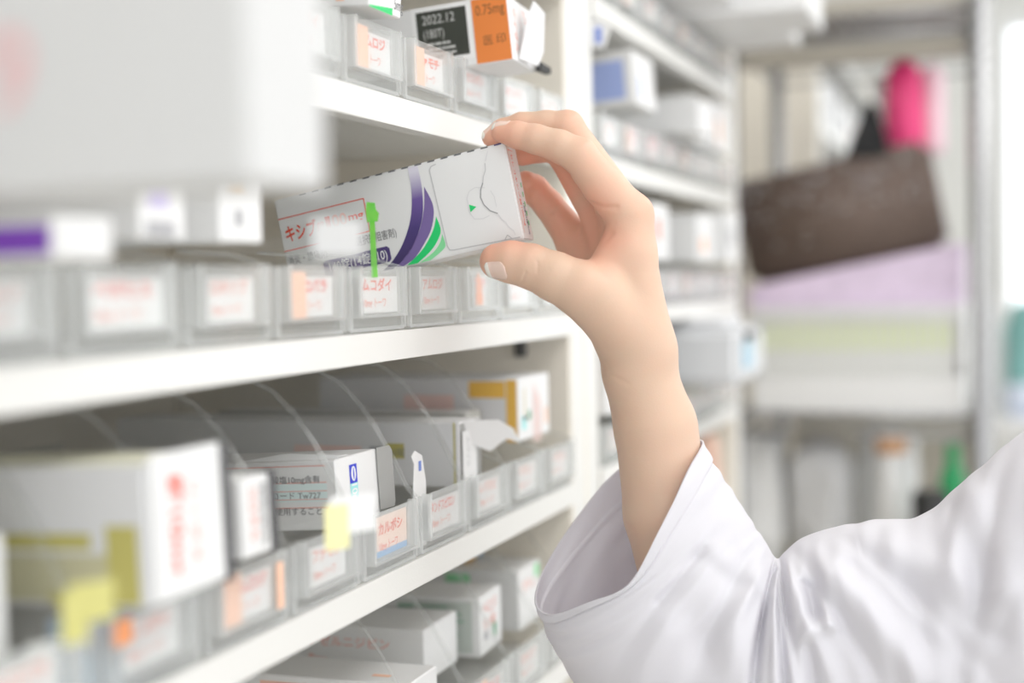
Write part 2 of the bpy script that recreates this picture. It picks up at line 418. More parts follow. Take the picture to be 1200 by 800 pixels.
    pl([(34,41),(38,48),(40,57),(38,66),(32,75),(24,80)],1.3,mat('notch shadow line',(.38,.38,.39),.6))
    pl([(24,80),(21,88),(17,92),(15,98),(10,104),(9,109)],.9,light); pl([(27,52),(24,60),(24,72)],.8,light)
    q.poly([(-55*k,-62*S),(-47*k,-66.5*S),(-55*k,-71*S)],(0,e-.00005,0),SX,SZ,GRN)
    # end face: red vertical lettering, violet and green marks
    ox=.00012
    q.text('セレコキシブ錠100mg',.0048,(ox,.0075,-.006),(0,0,-1),(0,1,0),INKR,width=.044)
    q.rect(.0035,-.0545,.0003,.0505,(ox,0,0),EX,SZ,INKR); q.rect(.0035,-.0045,.010,.0003,(ox,0,0),EX,SZ,INKR)
    q.text('140錠(14錠×10)',.0034,(ox,.0140,-.036),(0,0,-1),(0,1,0),PURP,bold=.02,width=.019)
    for i in range(5): q.rect(.0172,-.026-i*.0058,.0018,.003,(ox,0,0),EX,SZ,GRN)
    o=q.build('medicine_carton'); o.matrix_world=Matrix.Translation(Vector(O))@M
    tag(o,'white tablet carton with violet and green swooshes, held up between thumb and fingertips','box')
    return o
held()

# --- other cartons on the near bay
def d(q,L,W,H):
    q.text('9',.034,(-.082,-.0002,.022),SX,SZ,mat('pale pink ink',(.76,.52,.52),.5),bold=.02); q.text('り',.030,(-.108,-.0002,.012),SX,SZ,mat('pale pink ink',(.76,.52,.52),.5))
    q.rect(-.20,.058,.05,.006,(0,-.0002,0),SX,SZ,mat('pale grey print',(.62,.62,.64),.5))
carton('medicine_carton','large white carton out of focus at the top left, jutting from the shelf',(-.186,.330,1.4780),.23,.0445,.0620,deco=d,side=mat('dull white card',(.66,.66,.655),.6),end=mat('soft white card',(.63,.63,.63),.6))
def d(q,L,W,H):
    q.rect(-.070,.002,.069,.0095,(0,-.0002,0),SX,SZ,mat('vivid violet print',(.24,.07,.55),.5))
carton('medicine_carton','blurred white carton with a violet band, far left of the middle shelf',(-.300,.399,1.4612),.20,.034,.0150,deco=d)
def d(q,L,W,H):
    q.rect(.006,.012,.014,.014,(.0002,0,0),EX,SZ,mat('lilac print',(.62,.55,.85),.5)); q.rect(.004,.001,.020,.006,(.0002,0,0),EX,SZ,INKL)
carton('medicine_carton','blurred white carton end with a lilac patch, left of the held carton',(-.312,.468,1.4702),.24,.032,.024,deco=d)
def d(q,L,W,H):
    q.rect(.008,.020,.012,.006,(.0002,0,0),EX,SZ,mat('tan print',(.75,.58,.42),.5)); q.rect(.012,.007,.007,.007,(.0002,0,0),EX,SZ,INKL)
carton('medicine_carton','blurred white carton end with small tan and grey marks on the middle shelf',(-.312,.527,1.4702),.24,.036,.028,deco=d)
# lower shelf
def d(q,L,W,H):
    q.rect(-.105,.002,.100,.018,(0,-.0002,0),SX,SZ,YELL); q.rect(-.018,.001,.014,.030,(0,-.0003,0),SX,SZ,YEL); q.rect(-.095,.004,.014,.024,(0,-.0003,0),SX,SZ,YEL)
    q.rect(-.045,.001,.030,.004,(0,-.0003,0),SX,SZ,YEL); q.rect(-.16,.001,.055,.022,(0,-.0003,0),SX,SZ,YEL); q.rect(-.075,.022,.05,.006,(0,-.0003,0),SX,SZ,YEL)
    q.text('セデ',.016,(-.135,-.0003,.034),SX,SZ,INKR)
def pt(t,L,W,H):
    q=MB(); q.rbox((.0004,.002,.001),(.0018,W+.004,H+.003),PAPER,.0005,faces={'-x':PAPERG})
    q.rbox((-.004,W+.0041,-.001),(.0014,W+.0125,H+.001),mat('dark carton rim',(.09,.09,.095),.6),.0006)
    q.text('錠10mg',.011,(.0020,.014,H-.006),(0,0,-1),(0,1,0),INKR,width=H*.72,bold=.02)
    q.text('リーマス',.008,(.0020,.028,H-.010),(0,0,-1),(0,1,0),INKP,width=H*.6)
    o=q.build('end_flap',t)
carton('medicine_carton','large blurred carton with mustard print and red letters at lower left',(-.304,.4555,1.3310),.22,.048,.054,side=OFFW,top=mat('pale lemon card',(.78,.77,.62),.5),deco=d,parts=pt,ry=radians(-2))
def d(q,L,W,H):
    q.text('コロネル',.009,(.0002,.007,H-.004),(0,0,-1),(0,1,0),INKP,width=H*.7); q.text('細粒80%',.007,(.0002,.017,H-.003),(0,0,-1),(0,1,0),INKG,width=H*.8)
def pt(t,L,W,H):
    q=MB(); q.rbox((-.004,W+.0003,-.001),(.0005,W+.006,H+.001),mat('dark carton rim',(.12,.12,.12),.6),.0005); q.build('end_flap',t)
carton('medicine_carton','white carton end with a dark rounded rim beside the mustard printed carton',(-.310,.5355,1.3335),.20,.025,.0345,deco=d,parts=pt,ry=radians(-2))
def d(q,L,W,H):
    ss=['1錠中','タンドスピロンクエン酸塩10mg含有','劇薬、処方箋医薬品','PTP(10錠シート) 識別コード Tw727','室温保存','医師等の処方箋により使用すること','添付文書を参照のこと']
    ws=[.010,.078,.030,.078,.014,.078,.050]
    for i,(s_,w) in enumerate(zip(ss,ws)):
        z=H-.0075-i*.0044
        q.text(s_,.0046,(-.088,-.0002,z),SX,SZ,INKG,width=w,bold=.004 if i==1 else 0)
    for i in (0,2,3,4,5): q.rect(-.092,H-.0030-(i)*.0046,.086,.00035,(0,-.00015,0),SX,SZ,INKP)
    q.rect(-.050,H-.0175-.005,.044,.010,(0,-.0001,0),SX,SZ,mat('pale aqua print',(.72,.84,.84),.5))
    # blue logo and 10mg on the end
    q.rect(.0165,H-.0155,.0095,.0105,(.0002,0,0),EX,SZ,BLUE)
    q.poly([(.0213+.003*cos(a)*1.0,H-.0102+.0042*sin(a)) for a in [i*pi/8 for i in range(16)]],(.0003,0,0),EX,SZ,WINK)
    q.poly([(.0213+.0008*cos(a)*1.0,H-.0102+.0034*sin(a)) for a in [i*pi/8 for i in range(16)]],(.0004,0,0),EX,SZ,BLUE)
    q.rect(.0165,H-.0315,.0095,.016,(.0002,0,0),EX,SZ,TEAL); q.text('10mg',.0095,(.0003,.0182,H-.0160),(0,0,-1),(0,1,0),WINK,bold=.02,width=.0145)
def pt(t,L,W,H):
    q=MB()                          # opened lid standing above, grey inner flap to the side
    q.prism([(0,0),(.015,.0),(.0165,.003),(.0165,.033),(.014,.036),(0,.036)],(.0006,W-.002,.003),(0.15,.97,0),SZ,.0005,PAPERG)
    q.build('inner_flap',t)
    q=MB(); q.prism([(0,0),(.030,.004),(.060,.002),(.062,0)],(-.060,.002,H+.0003),(1,0,0),(0,.2,.98),.0004,PAPER)
    q.prism([(-.055,0),(-.004,0),(-.0,.004),(-.05,.006)],(0,.012,H+.0003),(1,0,0),(0,.9,.12),.0004,PAPER); q.build('top_flap',t)
carton('medicine_carton','white carton with grey text and blue square logo above 10mg, in the lower bins',(-.3440,.6975,1.3175),.13,.054,.0385,deco=d,parts=pt,ry=radians(-3),rx=radians(0))
# small white folded tab beyond it
q=MB(); q.prism([(0,-.029),(.019,-.029),(.020,.010),(.015,.026),(.004,.030),(-.001,.027),(.003,.022),(.001,.010)],(-.3345,.776,1.3215),(0,1,0),(0,0,1),.0006,PAPER)
q.rect(.009,.021,.004,.006,(-.3337,.776,1.3175),(0,1,0),(0,0,1),MIDB)
tag(q.build('carton_lid'),'small curved white carton lid with tiny blue mark, beside the grey inner flap','box')
def d(q,L,W,H):
    q.rect(-.052,.018,.013,.010,(0,-.0002,0),SX,SZ,YEL); q.rect(-.064,.018,.010,.008,(0,-.0002,0),SX,SZ,INKL); q.rect(-.12,.016,.05,.01,(0,-.0002,0),SX,SZ,PPINK)
    q.text('60錠',.006,(-.050,-.0003,.020),SX,SZ,INKG)
    q.rect(-.004,.0,.0012,H,(0,-.0003,0),SX,SZ,YEL)
def pt(t,L,W,H):
    q=MB(); q.prism([(0,0),(.036,-.002),(.050,-.009),(.058,-.020),(.046,-.016),(.034,-.024),(.002,-.012)],(-.004,.003,H+.001),(.55,.83,0),(.25,-.1,.96),.0005,PAPER)
    q.build('lid_flap',t)
    q=MB(); q.box((.0008,.003,.001),(.0014,.028,H-.006),PAPER); q.text('ムコソル',.006,(.0016,.010,H-.010),(0,0,-1),(0,1,0),INKL,width=.02); q.build('end_flap',t)
carton('medicine_carton','long pale grey carton with torn open white lid, middle of the lower shelf',(-.335,.856,1.3185),.26,.040,.042,side=OFFW,end=PAPERG,deco=d,parts=pt)
def d(q,L,W,H):
    q.rect(-.009,.0,.008,H-.001,(0,-.0002,0),SX,SZ,AMB); q.rect(-.038,H-.014,.028,.012,(0,-.0002,0),SX,SZ,AMB); q.rect(-.09,.020,.04,.014,(0,-.0002,0),SX,SZ,PPINK)
    for i in range(5): q.rect(.034+i*.004,H-.05,.0022,.044-i*.003,(.0002,0,0),EX,SZ,PPINK)
    q.rect(.012,H-.032,.005,.024,(.0002,0,0),EX,SZ,mat('beige print',(.72,.68,.55),.5)); q.rect(.008,.008,.009,.010,(.0002,0,0),EX,SZ,TEAL)
    q.rect(.022,.014,.006,.007,(.0002,0,0),EX,SZ,GREENP); q.rect(.062,.008,.006,.012,(.0002,0,0),EX,SZ,PEACH)
carton('medicine_carton','tall white carton with amber corner stripe at the far end of lower shelf',(-.334,.972,1.3350),.16,.073,.046,deco=d,side=OFFW)
# grey small carton between
carton('medicine_carton','small grey carton end between the torn lid carton and amber striped carton',(-.360,.9345,1.3350),.2,.030,.024,side=mat('mid grey card',(.45,.45,.42),.6),end=mat('mid grey card',(.45,.45,.42),.6))
# flat box filling the lower-left edge
def d(q,L,W,H): q.rect(-.12,.01,.09,.02,(0,-.0002,0),SX,SZ,YEL)
carton('medicine_carton','blurred yellow printed carton at the left edge of the lower shelf',(-.345,.380,1.318),.22,.045,.045,deco=d)
# eye-drop vials in the nearest lower bins
for i,(x,y,c) in enumerate([(-.340,.436,WINK),(-.343,.464,WINK),(-.342,.482,LBL),(-.356,.418,WINK),(-.360,.474,mat('pale blue plastic',(.6,.74,.88),.4))]):
    q=MB(); q.lathe([(.0055,0),(.0062,.002),(.0062,.016),(.004,.019)],(0,0,0),mat('pale blue vial',(.52,.68,.82),.3)); q.lathe([(.0045,.019),(.0048,.020),(.0046,.028),(.003,.029)],(0,0,0),c)
    o=q.build('medicine_vial'); o.location=(x,y,1.2912)
    tag(o,['white capped vial in the nearest lower bin, closest to the camera','white capped vial right of the closest one, lower left bin','blue capped vial at the right of the lower left bins','white capped vial in the back row of the lower left bin','pale blue capped vial in the back row, lower left bin'][i],'vial','vials in the lower left bins')
# coloured flags clipped on the bins
def flag(name,label,loc,w,h,m1,m2=None,rz=0,stem=None,t=.0008):
    th=thing(name,loc,label,'marker tag')
    q=MB(); q.rbox((-t,0,0),(0,w,h),m1,.0003); q.build('tag_sheet',th)
    if m2:
        q=MB(); q.rbox((-t,-w*.45,-.004),(0,-.0002,h*.85),m2,.0003); q.build('coloured_end',th)
    if stem:
        q=MB(); q.rbox((-t,w*.35,-stem),(0,w*.65,-.0002),m2 or m1,.0003); q.build('stem',th)
    th.rotation_euler=(0,0,rz); return th
PY=mat('lemon tape',(.88,.84,.42),.5)
def stemtag(label,top,foot,w,h,m1,m2,rz):
    th=thing('marker_tag',tuple(foot),label,'marker tag'); T_=Vector(tuple(top))-Vector(tuple(foot))
    q=MB(); q.X=Matrix.Translation(T_)@Matrix.Rotation(rz,4,'Z'); q.rbox((-.0008,-w/2,-h/2),(0,w/2,h/2),m1,.0003); q.build('tag_sheet',th)
    if m2:
        q=MB(); q.X=Matrix.Translation(T_)@Matrix.Rotation(rz,4,'Z'); q.rbox((.0001,-w/2-.003,-h/2-.006),(.0008,-w*.12,h*.30),m2,.0003); q.build('coloured_end',th)
    q=MB(); q.tube([(0,0,0),(T_.x*.3,T_.y*.3,T_.z*.6),(T_.x,T_.y,T_.z)],.0007,EDGE,6); q.build('stem',th)
stemtag('white and lemon tape tag, out of focus below the 10mg carton',onX(414,602,-.275),(-.327,.560,1.3255),.024,.017,LABEL,PY,radians(-32))
stemtag('blurred white card tag overlapping the printing of the held carton',onX(396,279,-.235),(-.327,.505,1.461),.022,.014,mat('dull white tag',(.60,.60,.60),.6),None,radians(-32))
stemtag('olive yellow tape flag with hanging tail, lower left foreground',onX(108,705,-.300),(-.327,.415,1.3255),.018,.014,mat('olive yellow tape',(.60,.57,.20),.5),mat('olive yellow tape',(.6,.57,.2),.5),radians(-25))
flag('marker_tag','round orange tag on a bin front, lower left foreground',(-.3250,.461,1.3125),.013,.010,ORG)
flag('marker_tag','tall orange tag at a bin edge beside the lower shelf lip',(-.3240,.590,1.2990),.006,.022,PEACH)
# green translucent marker strip in front of the held carton
GT=clear('fluorescent green plastic',tint=(.50,.93,.25),haze=.45,gl=.06,hazecol=(.42,.93,.22))
GT2=clear('deep green plastic',tint=(.2,.8,.35),haze=.6,gl=.06,hazecol=(.12,.80,.32))
t=thing('bin_marker',tuple(onY(440,312,.712)),'fluorescent green plastic marker strip standing in front of the held carton','marker')
q=MB(); q.prism([(-.0022,-.006),(.0012,-.006),(.0002,.026),(-.0026,.026)],(0,0,0),(.94,.33,0),(0,0,1),.0014,GT); q.build('strip',t)
q=MB(); q.prism([(-.0036,.024),(.0022,.0245),(.0028,.029),(.0012,.031),(.0008,.0345),(-.0036,.0350),(-.0042,.030)],(0,-.0004,0),(.94,.33,0),(0,0,1),.003,GT)
q.prism([(-.0016,.030),(.0010,.030),(.0010,.0345),(-.0016,.0345)],(0,-.0012,0),(.94,.33,0),(0,0,1),.001,GT2); q.build('clip_head',t)

# upper shelf
def d(q,L,W,H):
    q.poly([(0,0),(.030,0),(.030,.004),(0,.001)],(.0002,0,0),EX,SZ,GRN)
    q.text('5mg',.009,(.0002,.032,.004),EX,SZ,INKG,width=.012); q.text('2',.012,(-.020,-.0002,.003),SX,SZ,PEACH)
carton('medicine_carton','white carton corner with green base flap at the top edge of the photo',(-.320,.700,1.5995),.2,.042,.040,deco=d,ry=radians(4))
def d(q,L,W,H):
    q.rect(-.062,.008,.034,.031,(0,-.0002,0),SX,SZ,DARKG); q.rect(-.065,.005,.040,.037,(0,-.00010,0),SX,SZ,WINK)
    q.text('2022.12',.0085,(-.058,-.0003,.0305),SX,SZ,INKL if 0 else mat('pale print',(.62,.62,.6),.5),width=.022); q.text('(180T)',.008,(-.058,-.0003,.0215),SX,SZ,mat('pale print',(.6,.6,.6),.5),width=.014)
    lines(q,(-.056,-.0003,.009),SX,SZ,.026,.010,3,mat('pale print',(.6,.6,.6),.5),.0008)
    q.rect(-.024,.0005,.0235,H-.001,(0,-.0002,0),SX,SZ,OBOX)
    q.text('0.75mg',.0095,(-.0215,-.0003,.031),SX,SZ,mat('brown ink',(.25,.10,.03),.5),width=.019)
    q.text('医',.007,(-.018,-.0003,.012),SX,SZ,mat('brown ink',(.25,.1,.03),.5)); q.text('印',.007,(-.0095,-.0003,.012),SX,SZ,mat('brown ink',(.25,.1,.03),.5))
    q.text('ザイザル',.009,(.0002,.010,H-.006),(0,0,-1),(0,1,0),INKP,width=.030)
def pt(t,L,W,H):
    q=MB(); q.prism([(0,0),(.026,-.002),(.032,.008),(.030,.034),(.014,.040),(.008,.030)],(.0006,.012,.002),(.25,.97,0),(.15,.10,.98),.0006,OFFW)
    q.text('60mg',.008,(.0030,.024,.034),(0.05,.35,-.93),(0,.94,.35),INKP,width=.020); q.build('end_flap',t)
    q=MB(); q.prism([(0,0),(.020,0),(.022,.004),(.002,.006)],(.002,.050,-.001),(.1,.99,0),(0,0,1),.004,BLK); q.build('dark_base_clip',t)
carton('medicine_carton','tilted carton with dark date panel and orange 0.75mg block, upper shelf',(-.296,.866,1.593),.17,.060,.042,deco=d,parts=pt,ry=radians(-5),rx=radians(0),rz=radians(4))

# bottom shelf cartons
def d(q,L,W,H):
    q.text('アゼルニジピン',.008,(-.085,-.0002,H-.014),SX,SZ,INKP,width=.06); q.text('8mg',.008,(-.085,-.0002,H-.026),SX,SZ,INKP)
    q.rect(-.11,.0,.11,.004,(0,-.0002,0),SX,SZ,PEACH)
carton('medicine_carton','white carton with faded orange lettering behind the clear sheet, bottom shelf',(-.365,.86,1.186),.2,.06,.036,deco=d)
def d(q,L,W,H):
    q.rect(-.062,.003,.056,H-.006,(0,-.0002,0),SX,SZ,mat('grey green panel',(.55,.60,.56),.5)); q.rect(-.062,.004,.012,H-.010,(0,-.0003,0),SX,SZ,GREENP)
    lines(q,(-.046,-.0004,.004),SX,SZ,.036,H-.008,7,GREENP,.0006)
    q.text('ベニジ',.010,(.0002,.008,H-.013),EX,SZ,INKR,width=.030); q.text('リン錠',.009,(.0002,.008,H-.024),EX,SZ,INKP,width=.028)
    q.rect(.030,.008,.008,.010,(.0002,0,0),EX,SZ,GREENP); q.rect(.008,.010,.010,.006,(.0002,0,0),EX,SZ,INKL)
carton('medicine_carton','white carton with grey green panel and red lettering on its end, bottom shelf',(-.352,.932,1.186),.2,.052,.042,deco=d,rz=radians(3))
def d(q,L,W,H):
    q.text('グラン',.010,(.0002,.008,H-.018),EX,SZ,INKP,width=.028); q.rect(.038,H-.012,.010,.010,(.0002,0,0),EX,SZ,GRNL); q.rect(-.06,H-.012,.02,.008,(0,-.0002,0),SX,SZ,GRNL)
carton('medicine_carton','white carton with a light green corner, rear of the bottom shelf',(-.350,1.0115,1.186),.2,.052,.046,deco=d)
def d(q,L,W,H):
    q.rect(-.10,.004,.085,H-.008,(0,-.0002,0),SX,SZ,mat('salmon panel',(.88,.55,.45),.5)); q.rect(.004,H-.012,.010,.008,(.0002,0,0),EX,SZ,PEACH)
    q.rect(-.030,.012,.012,.005,(0,0,H+.0002),SX,EX,PEACH)
carton('medicine_carton','open topped white carton with salmon side panel at the bottom edge',(-.338,.7715,1.186),.2,.045,.026,deco=d)
q=MB(); q.lathe([(.006,0),(.006,.012)],(0,0,0),AMB,ax=(0,1,0)); q.lathe([(.006,.013),(.006,.024)],(0,0,0),LBL,ax=(0,1,0))
o=q.build('tape_roll'); o.location=(-.40,1.030,1.239); tag(o,'small amber and blue tape roll on the rear carton, bottom shelf','tape')

# ------------------------------------------------------------------ second bay contents
def d(q,L,W,H):
    q.rect(-.075,.006,.066,H-.014,(0,-.0002,0),SX,SZ,mat('powder blue print',(.36,.45,.78),.5)); q.rect(-.095,.006,.02,H-.014,(0,-.0002,0),SX,SZ,MIDB)
    q.rect(.018,.008,.010,.020,(.0002,0,0),EX,SZ,mat('powder blue print',(.4,.5,.8),.5))
carton('medicine_carton','white carton with powder blue panel in the second bay, above the fingers',(-.318,1.275,1.6120),.2,.080,.050,deco=d,ry=radians(-4))
def mk(label,loc,L,W,H,cols=(),**k):
    def d(q,L,W,H):
        for (y,z,w,h,mm) in cols: q.rect(y,z,w,h,(.0002,0,0),EX,SZ,mm)
    return carton('medicine_carton',label,loc,L,W,H,deco=d,**k)
mk('plain white carton right of the powder blue carton, second bay',(-.30,1.47,1.6035),.2,.07,.036)
mk('low white carton with grey print in the middle of the second bay upper shelf',(-.325,1.56,1.6035),.2,.09,.052,[(.01,.012,.06,.01,INKL)])
mk('white carton with peach print at the far end of the second bay',(-.325,1.68,1.6035),.2,.09,.060,[(.02,.01,.02,.03,PEACH)])
mk('white carton on the high shelf above the powder blue carton',(-.31,1.28,1.738),.2,.09,.055,[(.02,.02,.05,.01,INKL)],side=OFFW)
mk('grey carton on the high shelf of the second bay',(-.27,1.42,1.738),.2,.10,.05,side=OFFW,end=mat('silver card',(.55,.55,.56),.5))
mk('large white carton overhanging the high shelf, top middle of the photo',(-.20,1.56,1.738),.3,.15,.070,[(.02,.02,.04,.02,OFFW)])
mk('square white carton at the far end of the high shelf',(-.24,1.73,1.738),.3,.08,.06)
mk('white carton on the middle shelf of the second bay behind the hand',(-.32,1.33,1.4700),.2,.08,.055,[(.02,.02,.02,.02,INKP)])
mk('dull white carton on the middle shelf of the second bay, center',(-.31,1.50,1.4700),.2,.10,.050,[(.02,.01,.03,.015,PEACH)])
mk('white carton with grey block at the far end of the second bay middle shelf',(-.31,1.66,1.4700),.2,.10,.060,[(.02,.02,.03,.02,INKL)])
mk('narrow carton with red top print, just right of the near upright',(-.326,1.182,1.3345),.2,.06,.072,[(.02,.055,.025,.014,INKR),(.02,.02,.012,.03,INKL),(.036,.012,.01,.02,YELL)])
mk('white carton beside the forearm on the lower shelf of the second bay',(-.32,1.28,1.3345),.2,.09,.07,[(.02,.03,.04,.01,INKL)])
# label printer with a light blue screen
t=thing('label_printer',(-.27,1.52,1.3345),'grey white label printer with a light blue screen, right of the wrist','printer')
q=MB(); q.rbox((-.20,0,0),(0,.17,.062),mat('light grey plastic',(.72,.73,.75),.4),.008,seg=3); q.build('housing',t)
q=MB(); q.box((.0003,.020,.018),(.003,.075,.046),mat('pale blue screen',(.50,.72,.88),.2)); q.build('screen',t)
q=MB(); q.box((.0003,.030,.049),(.006,.070,.057),BLK); q.build('paper_slot',t)
q=MB(); q.rbox((-.18,.03,.0623),(-.02,.14,.075),mat('light grey plastic lid',(.8,.8,.81),.4),.004); q.build('lid',t)
# hanging price tag on the upright
t=thing('hanging_tag',tuple(onY(700,40,1.17)),'small white tag with a blue mark hanging beside the near upright','tag')
q=MB(); q.prism([(-.008,-.010),(.006,-.012),(.012,.004),(.002,.012),(-.006,.010)],(0,0,0),(1,0,0),(0,0,1),.0006,LABEL); q.rect(-.002,-.008,.006,.014,(0,-.001,0),(1,0,0),(0,0,1),MIDB); q.build('tag_sheet',t)
q=MB(); q.tube([(.0,0,.011),(-.010,0,.020),(-.022,0,.026)],.0007,WINK,6); q.build('string',t)

# contents of the farthest bay: rows of pale cartons
k=0
for zi,z in enumerate((1.20,1.38,1.56,1.74)):
    for j in range(9):
        y=2.85+j*.19; h=random.uniform(.06,.12)
        mm=random.choice([PAPER,OFFW,PAPER,mat('silver card',(.55,.55,.56),.5)])
        q=MB(); q.rbox((-.25,0,0),(0,.13,h),mm,.002); q.rect(.03,h*.3,.05,h*.3,(.0003,0,0),EX,SZ,random.choice([INKL,PEACH,OFFW]))
        o=q.build('medicine_carton'); o.location=(-.34,y,z+.0003)
        tag(o,f'pale blurred carton on the farthest shelving, {ORD[zi]} row up, {ORD[j]} from its near end','box','pale cartons on the farthest shelving'); k+=1

# ------------------------------------------------------------------ chrome wire rack
CH=mat('chrome',(.42,.42,.43),.25,metal=1)
RY=2.12; RY2=2.58
def XZ(x,y,Y=RY): p=onY(x,y,Y); return p[0],p[2]
xr=XZ(1147,250)[0]; xl=XZ(858,250)[0]
t=thing('wire_rack',(0,0,0),'chrome wire storage rack standing across the aisle end, post right of the baskets','rack')
for x in (xl,xr):
    for y in (RY,RY2):
        q=MB(); q.tube([(x,y,0),(x,y,2.0)],.0125,CH,14)
        for i in range(0,78): q.lathe([(.0130,0),(.0138,.001),(.0138,.004),(.0130,.005)],(x,y,.05+i*.025),CH,10)
        q.build('post',t)
zs=[.10,XZ(1000,487)[1],XZ(1000,20)[1]]
for z in zs:
    q=MB()
    for dz in (0,-.028):
        for y in (RY,RY2): q.tube([(xl,y,z+dz),(xr,y,z+dz)],.0035,CH,6)
        for x in (xl,xr): q.tube([(x,RY,z+dz),(x,RY2,z+dz)],.0035,CH,6)
    n=12
    for i in range(n):
        x0=xl+(xr-xl)*i/n; x1=xl+(xr-xl)*(i+1)/n; q.tube([(x0,RY,z),((x0+x1)/2,RY,z-.028),(x1,RY,z)],.002,CH,5)
    for i in range(26):
        x=xl+(xr-xl)*(i+.5)/26; q.tube([(x,RY,z+.002),(x,RY2,z+.002)],.002,CH,5)
    q.build('wire_shelf',t)
# flat board on the top wire shelf
q=MB(); q.rbox((xl+.01,RY+.005,zs[2]+.0045),(xr-.015,RY2-.01,zs[2]+.03),mat('taupe board',(.45,.42,.37),.7),.003)
tag(q.build('shelf_board'),'taupe board lying across the top of the chrome rack','board')
q=MB(); q.rbox((xl+.01,RY+.01,zs[2]-.060),(xr-.015,RY+.05,zs[2]-.034),mat('taupe rail',(.40,.37,.32),.7),.003)
tag(q.build('cross_rail'),'taupe rail fixed under the top wire shelf of the rack','rail')
# white basket with lime liner on the lower wire shelf
zb=zs[1]+.005
bx0,_=XZ(882,430); bx1=XZ(1128,430)[0]; bt=XZ(1000,366)[1]
t=thing('plastic_basket',((bx0+bx1)/2,RY+.16,zb),'long white slotted plastic basket with a lime green strip, on the chrome rack','basket')
wb=bx1-bx0; hb=bt-zb; WP=mat('white plastic',(.80,.80,.80),.35)
q=MB(); q.box((-wb/2,-.15,0),(wb/2,.15,.003),WP)
for s in (-1,1):
    q.box((-wb/2,s*.15-.0015,0),(wb/2,s*.15+.0015,hb*.35),WP); q.box((-wb/2,s*.15-.0015,hb*.93),(wb/2,s*.15+.0015,hb),WP)
    for i in range(23): x=-wb/2+wb*i/22; q.box((x-.003,s*.15-.0014,hb*.35),(x+.003,s*.15+.0014,hb*.93),WP)
    q.box((s*wb/2-.0015,-.15,0),(s*wb/2+.0015,.15,hb),WP)
q.build('basket_body',t)
q=MB(); a_,b_=wb/2+.004,.158; a2,b2=wb/2-.008,.142
V_=[(sx*p_,sy*r_,zz) for zz in (hb,hb+.008) for (p_,r_) in ((a_,b_),(a2,b2)) for (sx,sy) in ((-1,-1),(1,-1),(1,1),(-1,1))]
q.add(V_,[f_ for i in range(4) for f_ in ((i,(i+1)%4,8+(i+1)%4,8+i),(4+i,12+i,12+(i+1)%4,4+(i+1)%4),(8+i,8+(i+1)%4,12+(i+1)%4,12+i),(i,4+i,4+(i+1)%4,(i+1)%4))],WP); q.build('rim',t)
q=MB(); q.box((-wb/2+.01,-.145,hb*.62),(wb/2-.01,-.142,hb*.90),mat('lime liner',(.80,.88,.50),.5)); q.box((-wb/2+.01,-.145,.003),(wb/2-.01,-.142,hb*.61),mat('pale liner',(.86,.87,.84),.6)); q.build('liner',t)
# lilac pack and brown sequin case
zl=zb+hb+.0085
a0,_=XZ(876,340); a1=XZ(1127,320)[0]; LIL=mat('lilac speckled wrap',(.72,.60,.76),.6,noise=(60,.22))
zA=XZ(876,336)[1]; zB=XZ(1112,287)[1]
q=MB(); q.prism([(a0,zl),(a1-.004,zl),(a1,zl+.01),(a1,zB+.004),(a0,zA)],(0,RY+.02,0),(1,0,0),(0,0,1),-.25,LIL)
tag(q.build('lilac_pack'),'lilac speckled wedge shaped pack on the white basket','pack')
c0=XZ(876,336); c1=XZ(1110,288); h=XZ(1000,190)[1]-XZ(1000,312)[1]
q=MB(); ang=atan2(c1[1]-c0[1],c1[0]-c0[0]); Lc=hypot(c1[0]-c0[0],c1[1]-c0[1])
BR=MATS.get('brown sequin cloth') or mat('brown sequin cloth',(.15,.105,.085),.35,noise=(90,.45),bump=(220,1,.004))
bm=bmesh.new(); bmesh.ops.create_cube(bm,size=1)
for v in bm.verts: v.co=Vector(((v.co.x+.5)*Lc,v.co.y*.2+.1,(v.co.z+.5)*(h*1.03)))
bmesh.ops.bevel(bm,geom=bm.edges[:],offset=.012,segments=3,affect='EDGES')
q.bm(bm,BR,True); bm.free()
t=thing('brown_case',(c0[0],RY+.02,c0[1]+.003),'dark brown glittering case tilted on the lilac pack, on the chrome rack','case')
t.rotation_euler=(0,-ang,0); q.build('case_body',t)
q=MB()
rn=random.Random(3)
SEQ=mat('clear sequin',(.80,.80,.82),.06,metal=1)
for i in range(90):
    x=rn.uniform(.02,Lc-.02); zz=h*1.03*(1-abs(rn.gauss(0,.28))); 
    if zz<0.02: continue
    o=Vector((x,-.0016,zz)); q.lathe([(.0026,0),(.0016,.0012)],o,SEQ,8,ax=(rn.uniform(-.6,.6),-1,rn.uniform(.1,.9)))
q.build('sequins',t); t.children[-1]['kind']='stuff'
